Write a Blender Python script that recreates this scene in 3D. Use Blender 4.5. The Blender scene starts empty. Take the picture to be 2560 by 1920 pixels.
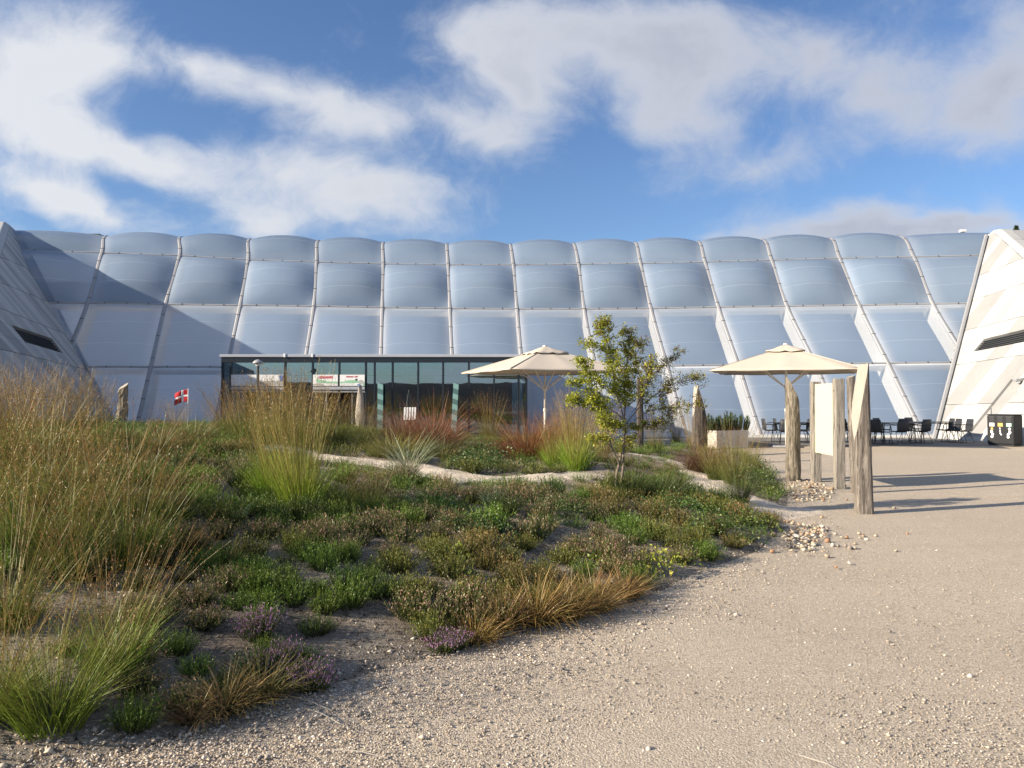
import bpy, math, random
import numpy as np
from mathutils import Vector, Matrix

random.seed(7)
RNG = np.random.default_rng(11)
SC = bpy.context.scene
COL = SC.collection
R = math.radians

# ------------------------------------------------------------------ camera
FPX = 1930.0                       # focal length in pixels of the 2560 px wide photograph
EYE = 1.6
PIT = math.atan(39 / FPX)
cam_d = bpy.data.cameras.new('camera')
cam_d.sensor_width = 36
cam_d.lens = 36 * FPX / 2560
cam_d.clip_end = 3000
cam_d.clip_start = 0.05
cam_o = bpy.data.objects.new('camera', cam_d)
COL.objects.link(cam_o)
cam_o.location = (0, 0, EYE)
cam_o.rotation_euler = (math.pi / 2 + PIT, 0, 0)
SC.camera = cam_o

# ------------------------------------------------------------------ sun, sky, exposure
SUN_EL, SUN_AZ = R(22.5), R(20)    # light travels to +x and a little to +y
LDIR = Vector((math.cos(SUN_AZ) * math.cos(SUN_EL), math.sin(SUN_AZ) * math.cos(SUN_EL), -math.sin(SUN_EL)))
sd_ = bpy.data.lights.new('sun', 'SUN')
sd_.energy = 5.0
sd_.angle = R(0.5)
sd_.color = (1.0, 0.87, 0.70)
so = bpy.data.objects.new('sun', sd_)
COL.objects.link(so)
so.rotation_euler = LDIR.to_track_quat('-Z', 'Y').to_euler()
so.location = (-40, -15, 30)

SC.view_settings.view_transform = 'Standard'
SC.view_settings.look = 'None'
SC.view_settings.exposure = 0.95
SC.view_settings.gamma = 1.0
SC.view_settings.use_curve_mapping = False
SC.cycles.max_bounces = 8
SC.cycles.transparent_max_bounces = 24
SC.cycles.caustics_reflective = False
SC.cycles.caustics_refractive = False
SC.cycles.sample_clamp_indirect = 6


class NT:
    """small helper round a node tree"""
    def __init__(s, tree):
        s.t = tree
        tree.nodes.clear()

    def n(s, typ, **kw):
        nd = s.t.nodes.new(typ)
        for k, v in kw.items():
            setattr(nd, k, v)
        return nd

    def put(s, sock, v):
        if isinstance(v, bpy.types.NodeSocket):
            s.t.links.new(v, sock)
        elif v is not None:
            sock.default_value = v

    def math(s, op, a, b=None, c=None, clamp=False):
        nd = s.n('ShaderNodeMath', operation=op)
        nd.use_clamp = clamp
        s.put(nd.inputs[0], a)
        if b is not None:
            s.put(nd.inputs[1], b)
        if c is not None:
            s.put(nd.inputs[2], c)
        return nd.outputs[0]

    def sstep(s, x, lo, hi, a=0.0, b=1.0):
        nd = s.n('ShaderNodeMapRange', interpolation_type='SMOOTHSTEP')
        s.put(nd.inputs[0], x)
        nd.inputs[1].default_value = lo
        nd.inputs[2].default_value = hi
        nd.inputs[3].default_value = a
        nd.inputs[4].default_value = b
        return nd.outputs[0]

    def mix(s, f, a, b, blend='MIX'):
        nd = s.n('ShaderNodeMix', data_type='RGBA', blend_type=blend)
        s.put(nd.inputs[0], f)
        s.put(nd.inputs[6], a if isinstance(a, bpy.types.NodeSocket) else (*a[:3], 1))
        s.put(nd.inputs[7], b if isinstance(b, bpy.types.NodeSocket) else (*b[:3], 1))
        return nd.outputs[2]

    def noise(s, vec, scale, detail=4, rough=0.55, dist=0.0, color=False):
        nd = s.n('ShaderNodeTexNoise')
        if vec is not None:
            s.t.links.new(vec, nd.inputs['Vector'])
        nd.inputs['Scale'].default_value = scale
        nd.inputs['Detail'].default_value = detail
        nd.inputs['Roughness'].default_value = rough
        nd.inputs['Distortion'].default_value = dist
        return nd.outputs['Color' if color else 'Fac']

    def ramp(s, f, stops):
        nd = s.n('ShaderNodeValToRGB')
        s.put(nd.inputs[0], f)
        el = nd.color_ramp.elements
        while len(el) < len(stops):
            el.new(0.5)
        for e, (p, c) in zip(el, stops):
            e.position = p
            e.color = (*c[:3], 1)
        return nd.outputs[0]

    def bump(s, h, strength=0.5, dist=0.02, normal=None):
        nd = s.n('ShaderNodeBump')
        nd.inputs['Strength'].default_value = strength
        nd.inputs['Distance'].default_value = dist
        s.put(nd.inputs['Height'], h)
        if normal is not None:
            s.put(nd.inputs['Normal'], normal)
        return nd.outputs[0]


# cloud masses: pixel centre, radii (pixels), tilt (deg, clockwise in the picture), weight
CLOUDS = [
    (30, 190, 340, 340, 0, 1.3), (230, 120, 150, 120, 30, .55), (200, 340, 260, 90, 15, .6),
    (470, 165, 180, 100, 25, .95), (640, 215, 190, 110, 25, .9), (790, 300, 190, 115, 24, 1.05), (900, 340, 150, 90, 20, .55),
    (330, 330, 240, 75, 22, .75), (480, 410, 260, 85, 22, .85), (740, 430, 330, 90, 18, .85), (960, 490, 300, 95, 8, 1.1),
    (120, 470, 330, 85, 14, .85), (280, 520, 250, 75, 14, 1.0), (680, 545, 190, 85, 0, 1.05), (40, 590, 300, 60, 5, .4),
    (1230, 90, 260, 160, 0, 1.15), (1290, 230, 170, 150, 10, 1.05), (1500, 70, 330, 170, 0, 1.15), (1760, 130, 330, 220, 0, 1.2), (1640, 280, 250, 120, 10, .95),
    (1120, 320, 330, 120, 18, .8), (1250, 380, 220, 100, 10, .5), (2030, 110, 330, 170, 8, .8), (2200, 240, 300, 150, 10, .65), (2490, 180, 300, 330, 10, 1.15),
    (1850, 410, 360, 100, -8, .78), (2150, 545, 420, 70, 0, 1.25), (2450, 520, 330, 95, 0, 1.05), (1960, 585, 260, 45, 0, .85), (1750, 560, 160, 35, 0, .3),
]


def build_world():
    w = bpy.data.worlds.new('World')
    SC.world = w
    w.use_nodes = True
    T = NT(w.node_tree)
    sky = T.n('ShaderNodeTexSky', sky_type='NISHITA')
    sky.sun_disc = False
    sky.sun_elevation = SUN_EL
    # direction to the sun, as the sky's rotation about z (measured from +y, clockwise)
    sky.sun_rotation = math.atan2(-LDIR.x, -LDIR.y)
    sky.air_density = 1.0
    sky.dust_density = 0.6
    sky.ozone_density = 2.0
    tc = T.n('ShaderNodeTexCoord')
    sep = T.n('ShaderNodeSeparateXYZ')
    T.put(sep.inputs[0], tc.outputs['Generated'])
    x, y, z = sep.outputs
    yy = T.math('MAXIMUM', y, 0.08)
    u = T.math('DIVIDE', x, yy)
    v = T.math('DIVIDE', z, yy)
    den = T.math('ADD', T.math('MAXIMUM', z, 0.0), 0.30)
    q = T.n('ShaderNodeCombineXYZ')
    T.put(q.inputs[0], T.math('DIVIDE', x, den))
    T.put(q.inputs[1], T.math('DIVIDE', y, den))
    qv = q.outputs[0]
    warp = T.noise(qv, 1.5, 4, .6, color=True)
    wv = T.n('ShaderNodeVectorMath', operation='MULTIPLY_ADD')
    T.put(wv.inputs[0], warp)
    wv.inputs[1].default_value = (.26, .14, 0)
    wv.inputs[2].default_value = (-.13, -.07, 0)
    cuv = T.n('ShaderNodeCombineXYZ')
    T.put(cuv.inputs[0], u)
    T.put(cuv.inputs[1], v)
    wuv = T.n('ShaderNodeVectorMath', operation='ADD')
    T.put(wuv.inputs[0], cuv.outputs[0])
    T.put(wuv.inputs[1], wv.outputs[0])
    tot = None
    for (cx, cy, rx, ry, tilt, wt) in CLOUDS:
        mp = T.n('ShaderNodeMapping', vector_type='TEXTURE')
        T.put(mp.inputs['Vector'], wuv.outputs[0])
        mp.inputs['Location'].default_value = ((cx - 1280) / FPX, (999 - cy) / FPX, 0)
        mp.inputs['Rotation'].default_value = (0, 0, -R(tilt))
        mp.inputs['Scale'].default_value = (1.25 * rx / FPX, 1.25 * ry / FPX, 1)
        g = T.n('ShaderNodeTexGradient', gradient_type='QUADRATIC_SPHERE')
        T.put(g.inputs[0], mp.outputs[0])
        gg = T.math('POWER', g.outputs['Fac'], 0.8)
        tot = T.math('MULTIPLY_ADD', gg, wt, tot if tot is not None else 0.0)
    front = T.sstep(y, 0.30, 0.62)
    fb = T.noise(qv, 1.1, 5, .55)
    tot = T.math('MINIMUM', tot, 1.15)
    gen = T.sstep(fb, .44, .62, 0.0, .85)
    mixn = T.n('ShaderNodeMix', data_type='FLOAT')
    T.put(mixn.inputs[0], front)
    T.put(mixn.inputs[2], gen)
    T.put(mixn.inputs[3], tot)
    base = mixn.outputs[0]
    n1 = T.noise(qv, 2.2, 8, .6, .15)
    n2 = T.noise(qv, 7.0, 6, .6, .2)
    n3 = T.noise(wuv.outputs[0], 7.5, 9, .66, .25)
    base = T.math('MULTIPLY_ADD', base, .98, -.05)
    nn = T.math('MULTIPLY_ADD', T.math('SUBTRACT', n1, .5), .85, T.math('MULTIPLY', T.math('SUBTRACT', n2, .5), .35))
    nn = T.math('ADD', nn, T.math('MULTIPLY', T.math('SUBTRACT', n3, .5), 1.35))
    dens = T.sstep(T.math('ADD', base, nn), 0.07, 1.04)
    dens = T.math('MULTIPLY', dens, T.sstep(z, -0.02, 0.03))
    # brighter towards the sun side, greyer away from it
    side = T.sstep(x, -0.55, 0.45)
    core = T.sstep(T.math('ADD', base, T.math('MULTIPLY', nn, 1.0)), .55, 1.5)
    shade = T.math('MULTIPLY', core, T.math('MULTIPLY_ADD', side, .70, .06))
    bright = T.mix(side, (6.0, 6.15, 6.45), (4.5, 4.75, 5.4))
    cloudc = T.mix(shade, bright, (2.9, 3.15, 3.9))
    skyc = T.mix(1.0, sky.outputs[0], (.80, .94, 1.17), 'MULTIPLY')
    colr = T.mix(T.math('MULTIPLY', dens, .96), skyc, cloudc)
    bg = T.n('ShaderNodeBackground')
    T.put(bg.inputs[0], colr)
    bg.inputs[1].default_value = 0.070
    out = T.n('ShaderNodeOutputWorld')
    T.put(out.inputs[0], bg.outputs[0])


build_world()

# ------------------------------------------------------------------ geometry of the view, ground heights
CAM = np.array([0, 0, EYE])


def ray(px, py):
    a = (px - 1280) / FPX
    b = (960 - py) / FPX
    d = np.array([a, math.cos(PIT) - b * math.sin(PIT), math.sin(PIT) + b * math.cos(PIT)])
    return d / d[1]


def P(px, py, depth):
    return CAM + ray(px, py) * depth


def flat_hit(px, py):
    r = ray(px, py)
    return CAM - r * EYE / r[2]


EDGE = [flat_hit(*q)[:2] for q in [(-200, 1990), (60, 1925), (385, 1850), (551, 1800), (822, 1706), (1000, 1652), (1254, 1586), (1453, 1543), (1598, 1492),
                                   (1706, 1441), (1887, 1371), (1955, 1317), (1965, 1235), (1925, 1175), (1880, 1140)]]
MOUND = np.array(EDGE + [(5.0, 24.6), (-2, 25.2), (-10, 25.0), (-22, 25), (-24, 10), (-14, 1.0), (-4.0, 1.2)])


def poly_sd(poly, x, y):
    x = np.atleast_1d(np.asarray(x, float))
    y = np.atleast_1d(np.asarray(y, float))
    best = np.full(x.shape, 1e9)
    inside = np.zeros(x.shape, bool)
    n = len(poly)
    for i in range(n):
        x1, y1 = poly[i]
        x2, y2 = poly[(i + 1) % n]
        dx, dy = x2 - x1, y2 - y1
        t = np.clip(((x - x1) * dx + (y - y1) * dy) / (dx * dx + dy * dy), 0, 1)
        best = np.minimum(best, np.hypot(x - x1 - t * dx, y - y1 - t * dy))
        cond = ((y1 > y) != (y2 > y))
        xi = (x2 - x1) * (y - y1) / (y2 - y1 + 1e-12) + x1
        inside ^= cond & (x < xi)
    return np.where(inside, best, -best)


def sm(x, a, b):
    t = np.clip((x - a) / (b - a), 0, 1)
    return t * t * (3 - 2 * t)


def wob(x, y):
    return (np.sin(x * 1.7 + y * .6) * np.sin(y * 1.3 - x * .5) * .05 + np.sin(x * 4.1 + 1.3 * y) * np.sin(y * 3.7 + .7 * x) * .022
            + np.sin(x * 9.3 - 2 * y) * np.sin(y * 8.7 + x) * .009)


def mound_h(x, y):
    x = np.atleast_1d(np.asarray(x, float))
    y = np.atleast_1d(np.asarray(y, float))
    s = poly_sd(MOUND, x, y)
    hm = 0.56 + .42 * sm(-x, 0, 6) - .2 * sm(x, 1, 5)
    sp = np.maximum(s, 0)
    h = hm * (1 - np.exp(-sp / 2.3)) + wob(x, y) * sm(s, 0.0, .8)
    return np.where(s > 0, h, np.maximum(s * .35, -.5))


def ground_z(x, y):
    return float(max(0.0, mound_h(x, y)[0]))


def hit(px, py):
    """where the line of sight meets the mound or the gravel"""
    r = ray(px, py)
    ts = np.linspace(2.5, 40, 1500)
    X = CAM[0] + r[0] * ts
    Y = ts
    Z = CAM[2] + r[2] * ts
    g = np.maximum(0, mound_h(X, Y))
    k = np.argmax(Z <= g)
    if Z[k] > g[k]:
        k = len(ts) - 1
    return float(X[k]), float(Y[k]), float(g[k])


# ------------------------------------------------------------------ mesh helpers
def mesh_np(name, V, F, mat=None, colors=None, uv=None, smooth=False):
    """V (n,3), F (m,k) one face size, or a list of such arrays"""
    V = np.asarray(V, np.float32)
    Fs = F if isinstance(F, list) else [F]
    Fs = [np.asarray(f, np.int32) for f in Fs if len(f)]
    me = bpy.data.meshes.new(name)
    me.vertices.add(len(V))
    me.vertices.foreach_set('co', V.ravel())
    loops = np.concatenate([f.ravel() for f in Fs])
    tot = np.concatenate([np.full(len(f), f.shape[1], np.int32) for f in Fs])
    start = np.concatenate([[0], np.cumsum(tot)[:-1]]).astype(np.int32)
    me.loops.add(len(loops))
    me.loops.foreach_set('vertex_index', loops)
    me.polygons.add(len(tot))
    me.polygons.foreach_set('loop_start', start)
    me.polygons.foreach_set('loop_total', tot)
    if smooth:
        me.polygons.foreach_set('use_smooth', np.ones(len(tot), bool))
    if colors is not None:
        ca = me.color_attributes.new('Col', 'FLOAT_COLOR', 'POINT')
        c4 = np.ones((len(V), 4), np.float32)
        c4[:, :3] = colors
        ca.data.foreach_set('color', c4.ravel())
    if uv is not None:
        ul = me.uv_layers.new(name='UVMap')
        ul.data.foreach_set('uv', np.asarray(uv, np.float32)[loops].ravel())
    me.update(calc_edges=True)
    if mat:
        me.materials.append(mat)
    return me


def link(name, data, parent=None, loc=None):
    o = bpy.data.objects.new(name, data)
    COL.objects.link(o)
    if parent is not None:
        o.parent = parent
    if loc is not None:
        o.location = loc
    return o


def tag(o, label=None, cat=None, group=None, kind=None):
    if label:
        o['label'] = label
    if cat:
        o['category'] = cat
    if group:
        o['group'] = group
    if kind:
        o['kind'] = kind
    return o


def thing(name, label, cat, loc=(0, 0, 0), rz=0, group=None):
    o = bpy.data.objects.new(name, None)
    o.empty_display_size = .2
    COL.objects.link(o)
    o.location = loc
    o.rotation_euler = (0, 0, rz)
    return tag(o, label, cat, group)


def copy_tree(o, parent=None):
    c = o.copy()
    COL.objects.link(c)
    if parent is not None:
        c.parent = parent
    for ch in list(o.children):
        copy_tree(ch, c)
    return c


class MB:
    """collects boxes, tubes, prisms into one mesh"""
    def __init__(s):
        s.v, s.f = [], []

    def add(s, verts, faces):
        b = len(s.v)
        s.v += [tuple(map(float, p)) for p in verts]
        s.f += [tuple(i + b for i in f) for f in faces]

    def box(s, c, size, rot=None):
        hx, hy, hz = size[0] / 2, size[1] / 2, size[2] / 2
        pts = [Vector((sx * hx, sy * hy, sz * hz)) for sx in (-1, 1) for sy in (-1, 1) for sz in (-1, 1)]
        if rot is not None:
            pts = [rot @ p for p in pts]
        c = Vector(c)
        s.add([p + c for p in pts], [(0, 1, 3, 2), (4, 6, 7, 5), (0, 4, 5, 1), (2, 3, 7, 6), (0, 2, 6, 4), (1, 5, 7, 3)])

    def bbox(s, x0, x1, y0, y1, z0, z1):
        s.box(((x0 + x1) / 2, (y0 + y1) / 2, (z0 + z1) / 2), (abs(x1 - x0), abs(y1 - y0), abs(z1 - z0)))

    def tube(s, pts, rad, n=8, cap=True):
        pts = [Vector(p) for p in pts]
        rads = rad if isinstance(rad, (list, tuple)) else [rad] * len(pts)
        b = len(s.v)
        prev = None
        for i, p in enumerate(pts):
            d = (pts[min(i + 1, len(pts) - 1)] - pts[max(i - 1, 0)]).normalized()
            if prev is None:
                a = d.orthogonal().normalized()
            else:
                a = (prev - d * prev.dot(d)).normalized()
            prev = a
            c = d.cross(a)
            for k in range(n):
                t = 2 * math.pi * k / n
                s.v.append(tuple(p + (a * math.cos(t) + c * math.sin(t)) * rads[i]))
        for i in range(len(pts) - 1):
            for k in range(n):
                k2 = (k + 1) % n
                s.f.append((b + i * n + k, b + i * n + k2, b + (i + 1) * n + k2, b + (i + 1) * n + k))
        if cap:
            s.f.append(tuple(b + k for k in reversed(range(n))))
            e = b + (len(pts) - 1) * n
            s.f.append(tuple(e + k for k in range(n)))

    def prism(s, poly3, off):
        """planar polygon (list of Vector) extruded by off"""
        n = len(poly3)
        off = Vector(off)
        s.add([Vector(p) for p in poly3] + [Vector(p) + off for p in poly3],
              [tuple(range(n)), tuple(reversed(range(n, 2 * n)))] + [(i, i + n, (i + 1) % n + n, (i + 1) % n) for i in range(n)])

    def mesh(s, name, mat=None, smooth=False):
        me = bpy.data.meshes.new(name)
        me.from_pydata(s.v, [], s.f)
        me.update()
        if smooth:
            for p in me.polygons:
                p.use_smooth = True
        if mat:
            me.materials.append(mat)
        return me

    def obj(s, name, mat=None, parent=None, smooth=False, bevel=0):
        me = s.mesh(name, mat, smooth)
        import bmesh
        bm = bmesh.new()
        bm.from_mesh(me)
        bmesh.ops.recalc_face_normals(bm, faces=bm.faces)
        bm.to_mesh(me)
        bm.free()
        o = link(name, me, parent)
        if bevel:
            m = o.modifiers.new('bevel', 'BEVEL')
            m.width = bevel
            m.segments = 2
            m.limit_method = 'ANGLE'
        return o


# ------------------------------------------------------------------ materials
def new_mat(name):
    m = bpy.data.materials.new(name)
    m.use_nodes = True
    return m, NT(m.node_tree)


def finish(T, shader):
    o = T.n('ShaderNodeOutputMaterial')
    T.put(o.inputs[0], shader)


def pbsdf(T, color=None, rough=.6, spec=.3, metal=0.0, normal=None):
    b = T.n('ShaderNodeBsdfPrincipled')
    if color is not None:
        T.put(b.inputs['Base Color'], color if isinstance(color, bpy.types.NodeSocket) else (*color[:3], 1))
    T.put(b.inputs['Roughness'], rough)
    T.put(b.inputs['Specular IOR Level'], spec)
    T.put(b.inputs['Metallic'], metal)
    if normal is not None:
        T.put(b.inputs['Normal'], normal)
    return b


def mat_plain(name, col, rough=.6, spec=.3, metal=0.0, var=.12, scale=6, bump=0.0):
    m, T = new_mat(name)
    tc = T.n('ShaderNodeTexCoord')
    n = T.noise(tc.outputs['Object'], scale, 5, .6)
    c = T.mix(n, tuple(x * (1 - var) for x in col), tuple(min(1, x * (1 + var)) for x in col))
    nm = T.bump(T.noise(tc.outputs['Object'], scale * 8, 3), bump, .01) if bump else None
    finish(T, pbsdf(T, c, rough, spec, metal, nm).outputs[0])
    return m


def mat_gravel(name):
    m, T = new_mat(name)
    g = T.n('ShaderNodeNewGeometry')
    pos = g.outputs['Position']
    big = T.noise(pos, .35, 4, .55)
    mid = T.noise(pos, 3.0, 5, .65)
    fine = T.noise(pos, 70, 4, .75)
    vor = T.n('ShaderNodeTexVoronoi', feature='F1')
    T.put(vor.inputs['Vector'], pos)
    vor.inputs['Scale'].default_value = 105
    vor2 = T.n('ShaderNodeTexVoronoi', feature='F1')
    T.put(vor2.inputs['Vector'], pos)
    vor2.inputs['Scale'].default_value = 24
    base = T.mix(T.sstep(big, .35, .65), (.49, .412, .315), (.57, .482, .37))
    base = T.mix(T.sstep(mid, .3, .75), base, (.45, .375, .285))
    wv_ = T.n('ShaderNodeMapping')
    T.put(wv_.inputs[0], pos)
    wv_.inputs['Rotation'].default_value = (0, 0, R(24))
    wv_.inputs['Scale'].default_value = (.16, 1.5, 1)
    trk = T.noise(wv_.outputs[0], 1.0, 4, .6, .4)
    base = T.mix(T.sstep(trk, .52, .70, 0, .55), base, (.36, .295, .225))
    base = T.mix(T.sstep(trk, .30, .44, .35, 0), base, (.60, .52, .41))
    stone = T.ramp(T.math('FRACT', T.math('MULTIPLY', vor.outputs['Color'], 1.0)), [(0, (.24, .20, .155)), (.35, (.41, .35, .27)), (.75, (.57, .49, .39)), (1, (.75, .67, .55))])
    c = T.mix(.68, base, stone)
    c = T.mix(T.sstep(fine, .54, .70, 0, .75), c, (.21, .17, .14))
    c = T.mix(T.sstep(vor2.outputs['Distance'], .0, .16, .35, 0), c, (.66, .58, .48))
    hgt = T.math('ADD', T.math('MULTIPLY', vor.outputs['Distance'], -.6), T.math('MULTIPLY', fine, .9))
    hgt = T.math('ADD', hgt, T.math('MULTIPLY', mid, .5))
    nm = T.bump(hgt, .85, .010)
    finish(T, pbsdf(T, c, .95, .1, 0, nm).outputs[0])
    return m


def mat_soil(name):
    m, T = new_mat(name)
    g = T.n('ShaderNodeNewGeometry')
    pos = g.outputs['Position']
    a = T.noise(pos, 1.3, 5, .6)
    b = T.noise(pos, 16, 6, .75)
    d = T.noise(pos, 60, 4, .7)
    c = T.mix(T.sstep(a, .4, .62), (.40, .345, .275), (.255, .21, .165))
    c = T.mix(T.sstep(b, .50, .64), c, (.075, .062, .048))
    c = T.mix(T.sstep(d, .58, .72, 0, .7), c, (.46, .41, .35))
    h = T.math('ADD', T.math('MULTIPLY', b, 1.6), T.math('MULTIPLY', d, .7))
    finish(T, pbsdf(T, c, .95, .08, 0, T.bump(h, 1.0, .035)).outputs[0])
    return m


def mat_sand(name):
    m, T = new_mat(name)
    g = T.n('ShaderNodeNewGeometry')
    pos = g.outputs['Position']
    a = T.noise(pos, 2.2, 5, .65)
    b = T.noise(pos, 22, 6, .75)
    c = T.mix(T.sstep(a, .35, .7), (.70, .61, .49), (.60, .51, .40))
    c = T.mix(T.sstep(b, .52, .68, 0, .8), c, (.28, .225, .165))
    h = T.math('ADD', T.math('MULTIPLY', T.noise(pos, 5.0, 4, .6), 2.6), b)
    finish(T, pbsdf(T, c, .95, .08, 0, T.bump(h, .8, .03)).outputs[0])
    return m


def mat_film(name, col, clear, rough, frit, edge_glow=.7):
    """translucent inflated film: part see-through, part milky, soft sheen, faint welded seams"""
    m, T = new_mat(name)
    uv = T.n('ShaderNodeUVMap')
    sp = T.n('ShaderNodeSeparateXYZ')
    T.put(sp.inputs[0], uv.outputs[0])
    g = T.n('ShaderNodeNewGeometry')
    n = T.noise(g.outputs['Position'], .9, 4, .6)
    n2 = T.noise(g.outputs['Position'], 9, 4, .65)
    # weld seams at thirds
    s3 = T.math('ABSOLUTE', T.math('SUBTRACT', T.math('FRACT', T.math('MULTIPLY', sp.outputs[1], 3.0)), .5))
    seam = T.sstep(s3, .489, .4965)
    c = T.mix(n, tuple(x * .94 for x in col), tuple(min(1, x * 1.06) for x in col))
    c = T.mix(T.math('MULTIPLY', seam, .22), c, (.80, .84, .9))
    c = T.mix(T.sstep(n2, .55, .8, 0, .12), c, (.35, .38, .42))
    eu0 = T.math('ABSOLUTE', T.math('SUBTRACT', sp.outputs[0], .5))
    ev0 = T.math('SUBTRACT', sp.outputs[1], .5)
    rim = T.math('MAXIMUM', T.sstep(eu0, .34, .5), T.sstep(ev0, .36, .5))
    c = T.mix(T.math('MULTIPLY', rim, edge_glow), c, (.80, .84, .90))  # glow along the ribs and transoms painted into the film colour
    oi = T.n('ShaderNodeObjectInfo')
    hv = T.n('ShaderNodeHueSaturation')
    T.put(hv.inputs['Value'], T.math('MULTIPLY_ADD', oi.outputs['Random'], .16, .92))
    T.put(hv.inputs['Color'], c)
    c = hv.outputs[0]
    wr = T.n('ShaderNodeMapping')
    T.put(wr.inputs[0], g.outputs['Position'])
    wr.inputs['Scale'].default_value = (.5, 1.6, 2.2)
    bmp = T.bump(T.math('ADD', T.noise(g.outputs['Position'], 1.7, 3, .5), T.math('MULTIPLY', T.noise(wr.outputs[0], 2.4, 4, .6), .6)), .16, .05)
    b = pbsdf(T, c, rough, .6, 0, bmp)
    tl = T.n('ShaderNodeBsdfTranslucent')
    T.put(tl.inputs[0], c)
    ms = T.n('ShaderNodeMixShader')
    ms.inputs[0].default_value = frit
    T.put(ms.inputs[1], b.outputs[0])
    T.put(ms.inputs[2], tl.outputs[0])
    tr = T.n('ShaderNodeBsdfTransparent')
    tr.inputs[0].default_value = (.93, .96, 1, 1)
    # less see-through towards the clamped edges where the two skins meet, clearer over the middle
    eu = T.math('ABSOLUTE', T.math('SUBTRACT', sp.outputs[0], .5))
    edge = T.sstep(eu, .40, .5, 1.0, .72)
    mx = T.n('ShaderNodeMixShader')
    T.put(mx.inputs[0], T.math('MULTIPLY', T.math('MULTIPLY', edge, T.math('SUBTRACT', 1.0, T.math('MULTIPLY', seam, .25))), clear))
    T.put(mx.inputs[1], ms.outputs[0])
    T.put(mx.inputs[2], tr.outputs[0])
    finish(T, mx.outputs[0])
    return m


def mat_glass(name, tint=(.62, .80, .82), refl=.26):
    m, T = new_mat(name)
    tr = T.n('ShaderNodeBsdfTransparent')
    tr.inputs[0].default_value = (*tint, 1)
    gl = T.n('ShaderNodeBsdfGlossy')
    gl.inputs['Color'].default_value = (.78, .88, .96, 1)
    gl.inputs['Roughness'].default_value = 0.01
    g = T.n('ShaderNodeNewGeometry')
    T.put(gl.inputs['Normal'], T.bump(T.noise(g.outputs['Position'], 1.1, 2), .03, .02))
    lw = T.n('ShaderNodeLayerWeight')
    lw.inputs[0].default_value = .18
    f = T.math('MULTIPLY_ADD', lw.outputs['Fresnel'], .8, refl, clamp=True)
    mx = T.n('ShaderNodeMixShader')
    T.put(mx.inputs[0], f)
    T.put(mx.inputs[1], tr.outputs[0])
    T.put(mx.inputs[2], gl.outputs[0])
    finish(T, mx.outputs[0])
    return m


def mat_concrete(name, col):
    m, T = new_mat(name)
    g = T.n('ShaderNodeNewGeometry')
    pos = g.outputs['Position']
    oi = T.n('ShaderNodeObjectInfo')
    a = T.noise(pos, 1.1, 6, .65)
    st = T.n('ShaderNodeMapping')
    T.put(st.inputs[0], pos)
    st.inputs['Scale'].default_value = (3.5, 3.5, .25)
    b = T.noise(st.outputs[0], 2.2, 5, .6)
    c = T.mix(T.sstep(a, .3, .7), tuple(x * .93 for x in col), tuple(min(.9, x * 1.05) for x in col))
    c = T.mix(T.sstep(b, .55, .8, 0, .22), c, tuple(x * .72 for x in col))
    c = T.mix(T.math('MULTIPLY', oi.outputs['Random'], .10), c, (.5, .5, .5))
    finish(T, pbsdf(T, c, .8, .2, 0, T.bump(T.noise(pos, 30, 4), .15, .01)).outputs[0])
    return m


def mat_oldwood(name, light=(.42, .36, .29), dark=(.15, .12, .095), fine=1.0, crack=.85):
    """weathered oak: long grain, cracks"""
    m, T = new_mat(name)
    tc = T.n('ShaderNodeTexCoord')
    mp = T.n('ShaderNodeMapping')
    T.put(mp.inputs[0], tc.outputs['Object'])
    mp.inputs['Scale'].default_value = (9, 9, .9)
    a = T.noise(mp.outputs[0], 2.0 * fine, 8, .7, .6)
    mp2 = T.n('ShaderNodeMapping')
    T.put(mp2.inputs[0], tc.outputs['Object'])
    mp2.inputs['Scale'].default_value = (22, 22, 1.6)
    b = T.noise(mp2.outputs[0], 2.0 * fine, 6, .7, .4)
    c = T.mix(T.sstep(a, .34, .66), dark, light)
    c = T.mix(T.sstep(b, .58, .72, 0, crack), c, tuple(x * .35 for x in dark))
    c = T.mix(T.sstep(T.noise(tc.outputs['Object'], 3, 4), .55, .8, 0, .5), c, tuple(min(1, x * 1.25) for x in light))
    h = T.math('SUBTRACT', a, T.math('MULTIPLY', T.sstep(b, .56, .7), .8))
    finish(T, pbsdf(T, c, .9, .1, 0, T.bump(h, 1.0 if crack > .5 else .3, .03)).outputs[0])
    return m


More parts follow.
